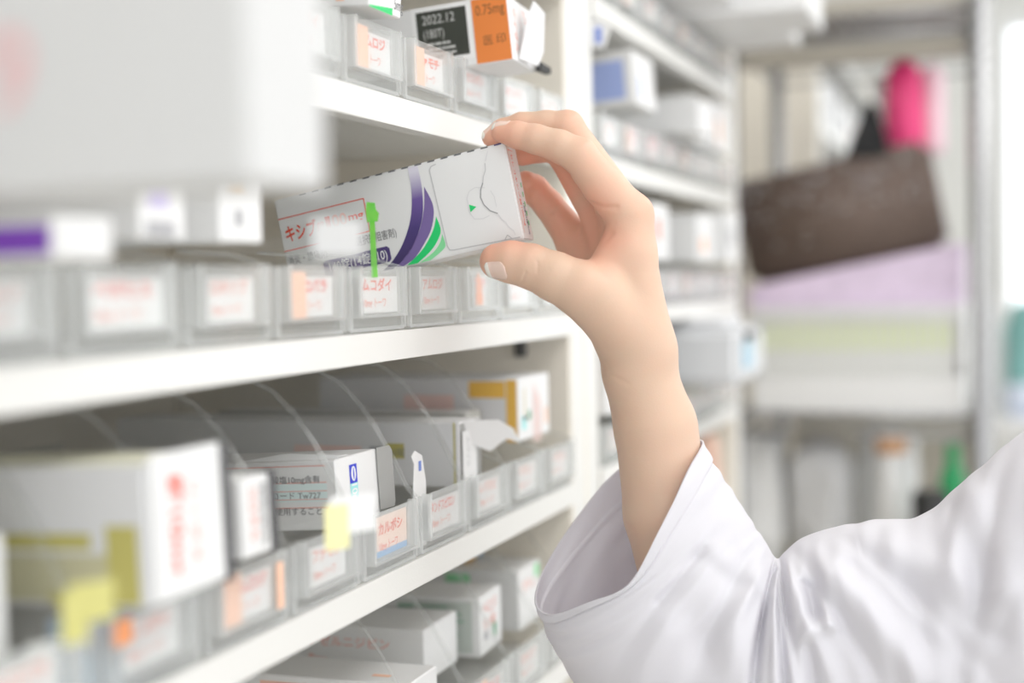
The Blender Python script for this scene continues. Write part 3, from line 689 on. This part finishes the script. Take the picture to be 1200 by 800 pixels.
# black pouch and pink bottle standing on the case
zt=XZ(1015,183)
q=MB(); pts=[(990,184),(1003,150),(1013,124),(1024,118),(1034,145),(1042,184)]
q.prism([XZ(*p_,RY+.03) for p_ in pts],(0,RY+.03,0),(1,0,0),(0,0,1),-.03,mat('black cloth',(.012,.012,.014),.7))
tag(q.build('black_pouch'),'black pointed pouch leaning left of the pink bottle on the brown case','pouch')
PK=mat('hot pink plastic',(.90,.06,.24),.35)
t=thing('pink_bottle',tuple(onY(1060,182,RY+.10)),'hot pink bottle with white cap standing on the brown case','bottle')
hh=XZ(1060,72,RY+.1)[1]-XZ(1060,182,RY+.1)[1]
q=MB(); q.lathe([(.024,-.004),(.028,.004),(.029,hh*.35),(.026,hh*.85),(.018,hh*.97),(.012,hh)],(0,0,0),PK,28); q.build('bottle_body',t)
q=MB(); q.lathe([(.013,hh),(.014,hh+.004),(.013,hh+.022),(.008,hh+.026)],(0,0,0),mat('pale pink cap',(.9,.55,.60),.4),20); q.build('cap',t)
# pale pink sleeve right of it
q=MB(); q.lathe([(.018,0),(.020,.01),(.020,hh*.85),(.010,hh*.95)],tuple(onY(1092,180,RY+.14)),mat('pale pink plastic',(.88,.62,.70),.4),20)
tag(q.build('pale_bottle'),'pale pink slim bottle right of the hot pink bottle','bottle')
q=MB(); q.lathe([(.012,0),(.024,.008),(.024,.03),(.008,.042)],tuple(onY(1040,118,RY+.20)),mat('pearl plastic',(.86,.86,.88),.2),20)
q.lathe([(.015,-.07),(.015,0)],tuple(onY(1040,118,RY+.20)),mat('pearl plastic',(.86,.86,.88),.2),16)
tag(q.build('pearl_bottle'),'rounded pearl white bottle behind the hot pink bottle','bottle')
# bags and bottles below the wire shelf
def blob(name,label,cat,px,py,Y,rx,rz_,m,ry=.06,seed=1,sq=.6):
    bm=bmesh.new(); bmesh.ops.create_icosphere(bm,subdivisions=4,radius=1); rn=random.Random(seed); ph=[rn.uniform(0,6) for _ in range(6)]
    for v in bm.verts:
        c=v.co; k=1+.07*sin(5*c.x+ph[0])*sin(4*c.z+ph[1])+.05*sin(9*c.y+ph[2]+4*c.x)+.03*sin(14*c.z+ph[3])
        e=lambda a:(abs(a)**sq)*(1 if a>0 else -1)
        v.co=Vector((e(c.x)*rx*k,e(c.y)*ry*k,e(c.z)*rz_*k))
    q=MB(); q.bm(bm,m,True); bm.free(); o=q.build(name); o.location=tuple(onY(px,py,Y)); return tag(o,label,cat)
t2=thing('low_cabinet',((xl+xr)/2,RY+.24,0.0),'beige low cabinet under the chrome rack carrying bags','cabinet')
ct=XZ(1000,668,RY+.05)[1]; BEI=mat('beige laminate',(.50,.47,.40),.6)
q=MB(); q.rbox((xl-(xl+xr)/2+.02,-.20,0),(xr-(xl+xr)/2-.02,.20,ct),BEI,.004); q.build('body',t2)
for s in (-1,1):
    q=MB(); w=(xr-xl)/2-.03; x0=0 if s>0 else -w; q.rbox((x0+.004,-.216,.06),(x0+w-.004,-.2005,ct-.02),BEI,.003); dd=q.build('door',t2)
    q=MB(); q.tube([(s*.03,-.235,ct-.16),(s*.03,-.235,ct-.08)],.004,CH,8); q.build('handle',dd)
wallY=RY+.30
q=MB(); q.rbox((xl+.02,RY2+.03,0),(xr+.0,RY2+.06,1.20),BEI,.003); tag(q.build('beige_partition'),'beige partition panel standing behind the chrome rack','partition')
BAG=mat('white plastic bag',(.80,.80,.80),.35,bump=(30,.6,.02)); BAGG=mat('grey white bag',(.62,.62,.63),.4,bump=(30,.6,.02))
def onct(px,Y): return tuple(Vector((onY(px,600,Y)[0],Y,ct+.0005)))
def sit(o,rz_,z=None): o.location.z=(ct if z is None else z)+rz_*.985; return o
sit(blob('white_bag','white carrier bag standing left on the beige cabinet','bag',893,575,RY+.10,.036,.100,BAG,seed=2,sq=.5),.100)
sit(blob('grey_bag','grey white bag in the middle of the beige cabinet','bag',962,590,RY+.10,.045,.095,BAGG,seed=3),.095)
sit(blob('white_bag','white crumpled bag behind the orange lidded jar','bag',1040,590,RY+.22,.050,.10,BAG,seed=5),.10)
PS=blob('peach_pouch','peach coloured pouch half hidden behind the white cuff','pouch',848,545,1.70,.030,.055,mat('peach plastic',(.72,.48,.38),.5),seed=6,ry=.03)
PS.location=(-.36,1.70,1.1545+.0545)
jx=onct(1045,RY+.05); jh=onY(1045,510,RY+.05)[2]-ct
t=thing('jar',jx,'white jar with an orange brown lid standing on the beige cabinet','jar')
q=MB(); q.lathe([(.018,0),(.022,.005),(.022,jh-.030),(.018,jh-.026)],(0,0,0),WP,20); q.build('jar_body',t)
q=MB(); q.lathe([(.019,jh-.026),(.023,jh-.024),(.023,jh-.003),(.019,jh)],(0,0,0),mat('orange brown lid',(.72,.42,.24),.5),20); q.build('lid',t)
gx=onct(1117,RY+.04); gh=onY(1117,520,RY+.04)[2]-ct
q=MB(); q.lathe([(.014,0),(.018,.01),(.018,gh*.75),(.010,gh*.85),(.010,gh)],(0,0,0),mat('emerald plastic',(.03,.42,.15),.2),20); o=q.build('green_bottle'); o.location=gx
tag(o,'emerald green bottle beside the chrome post above the shoulder','bottle')
bx_=onct(1090,RY-.03); bh=onY(1090,575,RY-.03)[2]-ct
q=MB(); q.lathe([(.022,0),(.026,.005),(.026,bh-.006),(.020,bh)],(0,0,0),mat('black plastic',(.02,.02,.02),.4),20); o=q.build('black_container'); o.location=bx_
tag(o,'black container just above the coat shoulder, left of green bottle','container')
# counter and teal bag on the right
t=thing('white_counter',(.42,3.5,0),'white counter by the window at the right edge','counter')
ch_=onY(1190,492,3.2)[2]
q=MB(); q.rbox((-.42,-.3,0),(.5,.3,ch_-.03),WP,.004); q.build('body',t); q=MB(); q.rbox((-.44,-.32,ch_-.0298),(.52,.32,ch_),WF,.004); q.build('worktop',t)
sit(blob('teal_bag','teal green bag on the white counter at the right edge','bag',1207,428,3.5,.055,.125,mat('dusty teal',(.22,.46,.44),.5),seed=8,ry=.07),.125,ch_)
sit(blob('white_bag','rounded white bag left of the teal bag on the counter','bag',1160,430,3.5,.026,.125,BAG,seed=9,ry=.05),.125,ch_)
sit(blob('pale_blue_bag','pale blue bag in front of the teal bag','bag',1196,480,3.28,.035,.035,mat('pale blue cloth',(.62,.68,.80),.6),seed=10,ry=.05),.035,ch_)

# ------------------------------------------------------------------ PERSON: arm and hand (one continuous signed-distance surface)
def L3(x,y,w=0):                         # to the hand's local frame, millimetres
    p=P3(x,y,w)-P3(700,400,0); return np.array([p@CR,p@CU,-p@CF])*1000
mm=S*1000
def joint(lst): return [(L3(x,y,w),r*mm) for x,y,w,r in lst]
def rcone(p,a,b,r1,r2):
    ba=b-a; l2=ba@ba; rr=r1-r2; a2=l2-rr*rr; il2=1/l2
    pa=p-a; y=pa@ba; z=y-l2
    x=pa*l2-y[...,None]*ba; x2=(x*x).sum(-1); y2=y*y*l2; z2=z*z*l2
    k=np.sign(rr)*rr*rr*x2
    c1=np.sign(z)*a2*z2>k; c2=np.sign(y)*a2*y2<k
    d3=(np.sqrt(x2*a2*il2)+y*rr)*il2-r1
    return np.where(c1,np.sqrt(x2+z2)*il2-r2,np.where(c2,np.sqrt(x2+y2)*il2-r1,d3))
def smin(a,b,k):
    h=np.maximum(k-np.abs(a-b),0)/k; return np.minimum(a,b)-h*h*k*.25
FG={ 'index':[(738,254,20,26),(706,217,24,23.5),(679,184,26,21),(655,171,24,18.5),(628,163,19,17),(606,158,14,15.5),(587,154.5,9,12)],
 'middle':[(725,240,-20,26),(664,152,-22,21.5),(640,148,-26,18.5),(612,149,-30,17.5),(590,154,-32,15),(576,161,-32,11.5)],
 'ring':[(706,256,-56,24),(662,182,-60,20),(655,172,-62,19),(632,174,-64,16.5),(612,182,-62,12.5)],
 'pinky':[(674,282,-88,23),(643,240,-98,18.5),(626,222,-94,18),(616,215,-84,15.5)]}
TH=[(740,392,16,40),(700,350,40,35),(680,338,46,31),(650,324,46,27),(622,312,42,24.5),(600,307,37,23),(583,306,32,20)]
PALM=[[(752,412,14,36),(738,300,22,30),(738,258,20,27)],[(754,412,-6,36),(738,300,-16,30),(727,246,-20,27)],[(748,414,-26,36),(722,310,-50,30),(708,262,-56,26)],[(738,414,-40,34),(698,330,-74,30),(676,286,-86,25)],
 [(735,290,8,27),(710,322,28,25)],[(722,345,10,32),(735,395,5,38)]]
ARM=[[(750,408,12,38),(748,436,8,39),(767,500,0,44),(783,600,-6,49),(822,740,0,54),(880,860,10,56)],[(750,410,-16,38),(750,436,-16,40),(769,500,-18,45),(785,600,-22,50),(824,740,-16,54),(880,860,0,56)],
 [(880,860,10,70),(1050,830,30,84),(1250,790,60,100),(1400,770,80,110)]]
def chain(p,lst,k):
    J=joint(lst); d=None
    for (a,ra),(b,rb) in zip(J[:-1],J[1:]):
        e=rcone(p,a,b,ra,rb); d=e if d is None else smin(d,e,k)
    return d
def sdf(p):
    palm=None
    for c in PALM+ARM[:2]:
        e=chain(p,c,4); palm=e if palm is None else smin(palm,e,7)
    e=chain(p,ARM[2],8); palm=smin(palm,e,10)
    th=chain(p,TH,3); palm=smin(palm,th,6)
    r=palm
    for n_,c in FG.items():
        f=chain(p,c,2); q=smin(palm,f,4.0); r=smin(r,q,.5)
    return r
lo=np.array([-90.,-178.,-75.]); hi=np.array([112.,150.,52.]); h=.80
def grid_mesh(lo,hi,h):
    n=np.ceil((hi-lo)/h).astype(int)+1
    gx,gy,gz=[lo[i]+h*np.arange(n[i]) for i in range(3)]
    V=np.empty(n,np.float32)
    B_=8; nb_=-(-n//B_); bx=np.stack(np.meshgrid(*[np.arange(k_) for k_ in nb_],indexing='ij'),-1).reshape(-1,3)
    dc=sdf(lo+(bx*B_+(B_-1)/2)*h); V=np.repeat(np.repeat(np.repeat(dc.reshape(nb_),B_,0),B_,1),B_,2).astype(np.float32)
    near=bx[np.abs(dc)<(B_*h*.87+1.5)]; off=np.stack(np.meshgrid(*[np.arange(B_)]*3,indexing='ij'),-1).reshape(-1,3)
    for c0_ in range(0,len(near),400):
        ii=(near[c0_:c0_+400,None,:]*B_+off[None]).reshape(-1,3); V[ii[:,0],ii[:,1],ii[:,2]]=sdf(lo+ii*h)
    n=np.array(V.shape)
    ins=V<0
    c=np.zeros(np.array(n)-1,int)
    for dx in (0,1):
        for dy in (0,1):
            for dz in (0,1): c+=ins[dx:n[0]-1+dx,dy:n[1]-1+dy,dz:n[2]-1+dz]
    act=(c>0)&(c<8); idx=-np.ones(act.shape,int); cells=np.argwhere(act); idx[act]=np.arange(len(cells))
    pts=lo+(cells+.5)*h
    fs=[]
    for ax in range(3):
        o1,o2=[(1,2),(2,0),(0,1)][ax]
        sl0=[slice(None)]*3; sl1=[slice(None)]*3; sl0[ax]=slice(0,-1); sl1[ax]=slice(1,None)
        ch=ins[tuple(sl0)]!=ins[tuple(sl1)]
        e=np.argwhere(ch); 
        ok=(e[:,o1]>0)&(e[:,o2]>0)&(e[:,o1]<n[o1]-1)&(e[:,o2]<n[o2]-1); e=e[ok]
        q=[]
        for a,b in ((0,0),(-1,0),(-1,-1),(0,-1)):
            c_=e.copy(); c_[:,o1]+=a; c_[:,o2]+=b; q.append(idx[c_[:,0],c_[:,1],c_[:,2]])
        q=np.stack(q,1); fl=ins[e[:,0],e[:,1],e[:,2]]; q[~fl]=q[~fl][:,::-1]; fs.append(q)
    return pts,np.concatenate(fs)
def grad(p,e=.4):
    g=np.empty_like(p)
    for i in range(3):
        d=np.zeros(3); d[i]=e; g[:,i]=sdf(p+d)-sdf(p-d)
    return g/np.maximum(np.linalg.norm(g,axis=1,keepdims=True),1e-9)
pts,faces=grid_mesh(lo,hi,h)
for it in range(3):
    pts=pts-grad(pts)*sdf(pts)[:,None]*.9
nb=grad(pts)
# creases: shallow grooves along polylines of the photo
def seg(p,pl,wide):
    d=np.full(len(p),1e9)
    for a,b in zip(pl[:-1],pl[1:]):
        a=L3(*a);b=L3(*b); ab=b-a; t=np.clip(((p-a)@ab)/(ab@ab),0,1)
        v=p-(a+t[:,None]*ab); v[:,2]*=.35; d=np.minimum(d,np.linalg.norm(v,axis=1))
    return np.exp(-(d/wide)**2)
CRE=[([(657,196,25),(668,204,25),(680,200,30)],1.2,.9),([(628,180,10),(636,172,20)],1.2,.4),([(692,238,30),(706,243,40),(722,243,44)],1.4,1.0),([(717,274,38),(703,285,44),(690,296,48)],1.6,.8),
 ([(622,298,60),(630,308,66),(630,319,66),(622,330,58)],.8,.55),([(616,319,66),(611,331,60)],.7,.45),([(635,304,62),(638,318,66),(633,331,60)],.8,.35),([(640,300,60),(643,316,70),(640,334,60)],1.1,.22),
 ([(618,236,-80),(625,226,-78)],1.2,.6),([(655,232,-70),(646,250,-75)],1.5,1.1),([(690,250,10),(700,300,0)],1.8,.5),([(701,420,20),(716,440,40),(735,450,50)],1.6,.5),([(697,412,20),(712,424,40)],1.2,.4)]
disp=np.zeros(len(pts))
for pl,w_,a in CRE: disp-=a*seg(pts,pl,w_)
# knuckle and tendon relief
def bump(x,y,w,r,a):
    global disp
    c=L3(x,y,w); disp=disp+a*np.exp(-(np.linalg.norm(pts-c,axis=1)/(r*mm))**2)
bump(757,232,20,18,1.3); bump(686,166,26,15,.8); bump(671,130,-22,16,.8); bump(700,338,75,22,.8); bump(640,300,60,12,.4); bump(770,415,20,26,.8)
pts=pts+nb*disp[:,None]
SK=mat('skin',(.80,.55,.42),.48,sub=.18,spec=.35)
nt=SK.node_tree; b=nt.nodes['Principled BSDF']; at=nt.nodes.new('ShaderNodeAttribute'); at.attribute_name='blush'
mx=nt.nodes.new('ShaderNodeMix'); mx.data_type='RGBA'; mx.inputs[6].default_value=(.70,.495,.37,1); mx.inputs[7].default_value=(.85,.40,.285,1)
tn=nt.nodes.new('ShaderNodeTexNoise'); tn.inputs['Scale'].default_value=55; tn.inputs['Detail'].default_value=5; tc=nt.nodes.new('ShaderNodeTexCoord')
ma=nt.nodes.new('ShaderNodeMath'); ma.operation='MULTIPLY_ADD'; ma.inputs[1].default_value=.30; sb=nt.nodes.new('ShaderNodeMath'); sb.operation='SUBTRACT'; sb.inputs[1].default_value=.13; sb.use_clamp=True
nt.links.new(tc.outputs['Object'],tn.inputs['Vector']); nt.links.new(tn.outputs['Fac'],ma.inputs[0]); nt.links.new(at.outputs['Fac'],ma.inputs[2]); nt.links.new(ma.outputs[0],sb.inputs[0]); nt.links.new(sb.outputs[0],mx.inputs[0]); nt.links.new(mx.outputs[2],b.inputs['Base Color'])
t3=nt.nodes.new('ShaderNodeTexNoise'); t3.inputs['Scale'].default_value=900; bp=nt.nodes.new('ShaderNodeBump'); bp.inputs['Strength'].default_value=.12; bp.inputs['Distance'].default_value=.0006
nt.links.new(tc.outputs['Object'],t3.inputs['Vector']); nt.links.new(t3.outputs['Fac'],bp.inputs['Height']); nt.links.new(bp.outputs[0],b.inputs['Normal'])
person=thing('person',tuple(P3(700,400,0)),'person in a white coat, only the raised right arm and hand holding a carton visible','person')
def toW(p): return (p[:,0:1]*CR+p[:,1:2]*CU-p[:,2:3]*CF)/1000
me=bpy.data.meshes.new('arm_and_hand'); me.from_pydata(toW(pts).tolist(),[],faces.tolist()); me.materials.append(SK)
me.polygons.foreach_set('use_smooth',[True]*len(me.polygons))
bl=np.zeros(len(pts))
for (x,y,w,r,a) in [(590,160,10,34,.75),(575,165,-32,30,.6),(575,300,30,26,.95),(600,290,35,28,.8),(640,195,10,26,.7),(700,240,30,34,.6),(612,190,-62,34,.9),(620,225,-90,46,.85),(655,275,-80,46,.6),(715,285,30,34,.7),(750,240,20,34,.45),(690,195,26,26,.45),(660,215,-60,34,1.),(690,270,-40,50,.6),(700,300,40,30,.5),(683,140,-22,30,.5)]:
    c=L3(x,y,w); bl=np.maximum(bl,a*np.exp(-(np.linalg.norm(pts-c,axis=1)/(r*mm))**2))
atr=me.attributes.new('blush','FLOAT','POINT'); atr.data.foreach_set('value',bl.astype(np.float32))
arm=bpy.data.objects.new('arm_and_hand',me); COL.objects.link(arm); arm.parent=person
# nails: patches laid on the surface
NAIL=mat('fingernail',(.86,.62,.53),.16,spec=.6,sub=.1); NTIP=mat('nail free edge',(.93,.88,.82),.2)
def nail(center,along,normal,length,width,lift=.35,curl=.0):
    c=L3(*center); a=np.array(along,float); a/=np.linalg.norm(a); n_=np.array(normal,float); n_-=a*(n_@a); n_/=np.linalg.norm(n_); s_=np.cross(n_,a)
    NU,NV=14,12; P=[]; 
    for i in range(NU+1):
        u=i/NU; 
        for j in range(NV+1):
            v=j/NV*2-1
            # superellipse base (cuticle), rounder free edge
            wv=width/2
            uu=u*length-length/2
            shape=1.0 if .2<u<.78 else (sqrt(max(0,1-((.2-u)/.2)**2*.75)) if u<=.2 else sqrt(max(0,1-((u-.78)/.22)**2*.65)))
            P.append(c+a*(uu+(1-v*v)*.0)+s_*(v*wv*shape)+n_*0)
    P=np.array(P); base=P+n_*9
    t=np.zeros(len(P))
    for _ in range(40):
        dd=sdf(base-n_*t[:,None]); t+=np.clip(dd,-2,2)*.8
    t=np.minimum(t,9+2.5*1)
    top=base-n_*t[:,None]
    for i in range(NU+1):
        for j in range(NV+1):
            u=i/NU; v=j/NV*2-1; top[i*(NV+1)+j]+=n_*(lift*(1-.6*abs(v)**3)+ (.25 if u>.75 else 0))
    bot=top-n_*.7
    W1=NV+1; M_=NU*W1+W1
    fs=[];ms=[]
    for i in range(NU):
        for j in range(NV):
            fs.append((i*W1+j,i*W1+j+1,(i+1)*W1+j+1,(i+1)*W1+j)); ms.append(1 if i>=NU-3 else 0)
            k_=M_; fs.append((k_+i*W1+j,k_+(i+1)*W1+j,k_+(i+1)*W1+j+1,k_+i*W1+j+1)); ms.append(0)
    for j in range(NV):
        fs.append((NU*W1+j,NU*W1+j+1,M_+NU*W1+j+1,M_+NU*W1+j)); ms.append(1); fs.append((j+1,j,M_+j,M_+j+1)); ms.append(0)
    for i in range(NU):
        fs.append((i*W1,(i+1)*W1,M_+(i+1)*W1,M_+i*W1)); ms.append(0); fs.append(((i+1)*W1+NV,i*W1+NV,M_+i*W1+NV,M_+(i+1)*W1+NV)); ms.append(0)
    me=bpy.data.meshes.new('fingernail'); me.from_pydata(toW(np.vstack([top,bot])).tolist(),[],fs); me.materials.append(NAIL); me.materials.append(NTIP)
    me.polygons.foreach_set('material_index',ms); me.polygons.foreach_set('use_smooth',[True]*len(fs))
    o=bpy.data.objects.new('fingernail',me); COL.objects.link(o); o.parent=person; o['label']='pale pink fingernail'
nail((583,309,32),(-.93,-.20,-.20),(-.12,-.52,.95),12.6,11.5)
nail((587,151,10),(-.95,.12,-.2),(-.15,1,.25),10.5,9.0)
nail((573,155,-32),(-.9,-.35,0),(-.45,.95,.15),10.5,9.0)

# ------------------------------------------------------------------ coat sleeve (lofted rings fanning round the elbow)
RG=[ # inner/top point, outer/bottom point (photo), near-side vector (px,py,w)
 ((828,517),(624,712),(20,62,92),-2),
 ((842,545),(632,728),(12,46,96),-2),
 ((860,578),(645,752),(8,30,100),0),
 ((882,612),(668,792),(4,15,104),2),
 ((898,636),(715,862),(0,5,108),4),
 ((906,650),(800,930),(0,0,112),6),
 ((912,654),(880,960),(0,0,114),8),
 ((920,646),(950,965),(0,0,114),12),
 ((940,630),(1010,960),(0,0,116),16),
 ((975,618),(1060,955),(0,0,118),22),
 ((1025,609),(1110,950),(0,0,120),28),
 ((1080,603),(1170,950),(0,0,126),34),
 ((1128,566),(1230,960),(0,0,134),42),
 ((1180,520),(1310,980),(0,0,146),52),
 ((1250,482),(1410,1010),(0,0,160),64),
 ((1340,455),(1520,1050),(0,0,170),78),
 ((1400,470),(1560,1040),(0,0,120),88)]
def cr(a,f):
    n=len(a); j=min(int(f),n-2); t=f-j; p=[a[max(j-1,0)],a[j],a[j+1],a[min(j+2,n-1)]]
    return .5*((2*p[1])+(-p[0]+p[2])*t+(2*p[0]-5*p[1]+4*p[2]-p[3])*t*t+(-p[0]+3*p[1]-3*p[2]+p[3])*t**3)
A=np.array([[*r[0]] for r in RG],float); B=np.array([[*r[1]] for r in RG],float); Nn=np.array([r[2] for r in RG],float); Wc=np.array([r[3] for r in RG],float)
KR,KT=360,260; V=[]
FOLD=[(908,672,922,830,6,-16),(928,690,934,830,13,15),(946,688,953,722,10,-20),(968,672,972,730,11,13),(972,730,945,748,9,10),(948,760,956,830,8,-10),(985,690,1075,800,20,9),(1000,665,1100,760,16,-9),(1050,640,1170,700,18,8),
 (1060,680,1165,745,15,-8),(1120,600,1150,700,16,-9),(1145,580,1180,690,17,9),(1185,640,1140,800,20,8),(830,642,905,690,12,5),(820,655,900,708,10,-3),(770,705,826,642,5,-4),(870,610,890,690,14,7),(850,700,880,800,22,7),(800,710,850,810,20,-6),(915,640,985,628,16,-8)]
CK=[(0,828,516,-2),(18,812,540,52),(34,797,572,76),(60,768,628,94),(82,742,682,97),(100,724,694,93),(130,690,704,75),(155,655,719,45),(172,634,719,15),(185,624,704,-10),(210,634,672,-50),(240,662,625,-85),(270,695,580,-98),(300,728,545,-90),(330,790,516,-50),(360,828,516,-2)]
C0=np.array([[np.interp(a_,[k_[0] for k_ in CK],[k_[i_] for k_ in CK]) for i_ in (1,2,3)] for a_ in range(0,360,10)])
C0=(C0*2+np.roll(C0,1,0)+np.roll(C0,-1,0))/4
def wr(th,c,w): 
    dd=(th-c+pi)%(2*pi)-pi; return exp(-(dd/w)**2)
rn=np.random.RandomState(4)
WV=[(rn.uniform(2,7),rn.randint(2,9),rn.uniform(0,6.28),rn.uniform(.5,1)) for _ in range(16)]
for i in range(KR):
    s=(len(RG)-1)*i/(KR-1); a=cr(A,s); b_=cr(B,s); nn=cr(Nn,s); wc=cr(Wc,s)
    for j in range(KT):
        th=2*pi*j/KT; c=(a+b_)/2; ax=(a-b_)/2
        ct_,st_=cos(th),sin(th)
        px=c[0]+ax[0]*ct_+nn[0]*st_; py=c[1]+ax[1]*ct_+nn[1]*st_; w=wc+nn[2]*st_
        if s<2.2:
            f_=(th/(2*pi))*len(C0); j0=int(f_)%len(C0); t_=f_-int(f_); n0=len(C0)
            p_=[C0[(j0-1)%n0],C0[j0],C0[(j0+1)%n0],C0[(j0+2)%n0]]
            pc=.5*((2*p_[1])+(-p_[0]+p_[2])*t_+(2*p_[0]-5*p_[1]+4*p_[2]-p_[3])*t_*t_+(-p_[0]+3*p_[1]-3*p_[2]+p_[3])*t_**3)
            a0,b0_,n0_=A[0],B[0],Nn[0]; c0=(a0+b0_)/2; x0_=(a0-b0_)/2
            df=pc-np.array([c0[0]+x0_[0]*ct_+n0_[0]*st_,c0[1]+x0_[1]*ct_+n0_[1]*st_,Wc[0]+n0_[2]*st_]); kk=(1-s/2.2); kk=kk*kk*(3-2*kk)
            px+=df[0]*kk; py+=df[1]*kk; w+=df[2]*kk
        # outward direction (approx)
        ol=np.array([ax[0]*ct_,ax[1]*ct_,nn[2]*st_]); ol=ol/np.linalg.norm(ol)
        D=0
        cuff=max(0,1-s/1.0)
        D+=sum(am*sin(fs_*s*1.6+k_*th+ph) for fs_,k_,ph,am in WV)*(.30 if s<6 else .42)
        near=max(0,st_)
        # stitched cuff hem
        D+=2.2*(1 if s<.78 else max(0,1-(s-.78)/.06)); D-=1.6*exp(-((s-.84)/.05)**2)
        # pinch folds fanning from the crook of the elbow
        q_=th-.25
        for (s0,wd,amp,sl,t0,tw) in [(5.55,.16,-20,.25,1.05,.9),(6.15,.26,16,.35,1.0,.75),(6.75,.20,-17,.5,.8,.55),(7.5,.30,13,.8,1.0,.7),(4.7,.35,9,.5,1.1,.8),(4.1,.25,-7,.6,1.2,.8),(8.3,.25,-10,1.2,.9,.7),(9.3,.40,10,1.6,1.1,.7),(10.3,.30,-9,1.8,1.0,.6),(11.4,.35,9,-1.2,.9,.6),(12.1,.28,-9,-1.4,.9,.6),(13,.35,8,-1.6,1.1,.7),(3.2,.25,5,.9,1.5,.7),(2.6,.2,-4,.9,1.5,.7)]:
            D+=amp*exp(-((s-s0-sl*(th-t0))/wd)**2)*wr(th,t0,tw)
        aw=abs((th+pi)%(2*pi)-pi)
        cr_=min(1,aw/1.0) if 3.5<s<9.5 else 1
        fade=min(1,max(0,(s-3)/.8)) if s<5 else (min(1,max(0,(10-s)/1.0)) if s>9 else 1)
        D*=(1-fade)+fade*(cr_**1.3)
        D-=0
        if st_>.05 and px>700:
            z_=0
            for (x0,y0,x1,y1,wd_,am_) in FOLD:
                vx,vy=x1-x0,y1-y0; t_=max(0,min(1,((px-x0)*vx+(py-y0)*vy)/(vx*vx+vy*vy))); dd_=hypot(px-x0-t_*vx,py-y0-t_*vy)
                z_+=am_*exp(-(dd_/wd_)**2)
            w+=z_*.72*min(1,(st_-.05)*3)
        V.append((px+ol[0]*D,py+ol[1]*D,w+ol[2]*D))
Vw=np.array([P3(x,y,w)-P3(700,400,0) for x,y,w in V])
fs=[(i*KT+j,i*KT+(j+1)%KT,(i+1)*KT+(j+1)%KT,(i+1)*KT+j) for i in range(KR-1) for j in range(KT)]
fs.append(tuple(range((KR-1)*KT,KR*KT)))
CO=mat('white coat cloth',(.85,.845,.875),.75,bump=(700,.10,.0005),spec=.25)
nt=CO.node_tree; b=nt.nodes['Principled BSDF']; tl=nt.nodes.new('ShaderNodeBsdfTranslucent'); tl.inputs[0].default_value=(.85,.81,.89,1); ms_=nt.nodes.new('ShaderNodeMixShader'); ms_.inputs[0].default_value=.28
nt.links.new(b.outputs[0],ms_.inputs[1]); nt.links.new(tl.outputs[0],ms_.inputs[2]); nt.links.new(ms_.outputs[0],nt.nodes['Material Output'].inputs['Surface'])
me=bpy.data.meshes.new('coat_sleeve'); me.from_pydata(Vw.tolist(),[],fs); me.materials.append(CO); me.polygons.foreach_set('use_smooth',[True]*len(fs)); me.update()
bmx=bmesh.new(); bmx.from_mesh(me); bmesh.ops.recalc_face_normals(bmx,faces=bmx.faces[:]); bmx.to_mesh(me); bmx.free()
sl=bpy.data.objects.new('coat_sleeve',me); COL.objects.link(sl); sl.parent=person; sl['label']='white coat sleeve pushed back from the wrist'
so=sl.modifiers.new('thickness','SOLIDIFY'); so.thickness=.0012; so.offset=-1

# ------------------------------------------------------------------ light
wd=bpy.data.worlds.new('world'); bpy.context.scene.world=wd; wd.use_nodes=True
bg=wd.node_tree.nodes['Background']; bg.inputs[0].default_value=(.97,.985,1,1); bg.inputs[1].default_value=1.0
def area(name,loc,rot,sx,sy,pw,col=(1,1,1)):
    l=bpy.data.lights.new(name,'AREA'); l.shape='RECTANGLE'; l.size=sx; l.size_y=sy; l.energy=pw; l.color=col
    o=bpy.data.objects.new(name,l); COL.objects.link(o); o.location=loc; o.rotation_euler=rot; return o
area('ceiling_lamp',(.75,.4,2.6),(0,0,0),.9,2.6,7,(1,.99,.97))
area('added_side_fill',(2.3,.6,1.25),(0,radians(90),0),1.6,2.6,6,(1,.985,.96))  # added fill from the open side, no real lamp; brightens the shelf interiors
area('ceiling_lamp',(.55,2.6,2.6),(0,0,0),.9,2.2,5,(1,.99,.97))
sc=bpy.context.scene
sc.view_settings.view_transform='Standard'; sc.view_settings.look='None'; sc.view_settings.gamma=1; sc.view_settings.use_curve_mapping=False
sc.view_settings.exposure=.42
sc.cycles.transparent_max_bounces=64; sc.cycles.max_bounces=8; sc.cycles.diffuse_bounces=8
print('built in',round(time.time()-T0,1))
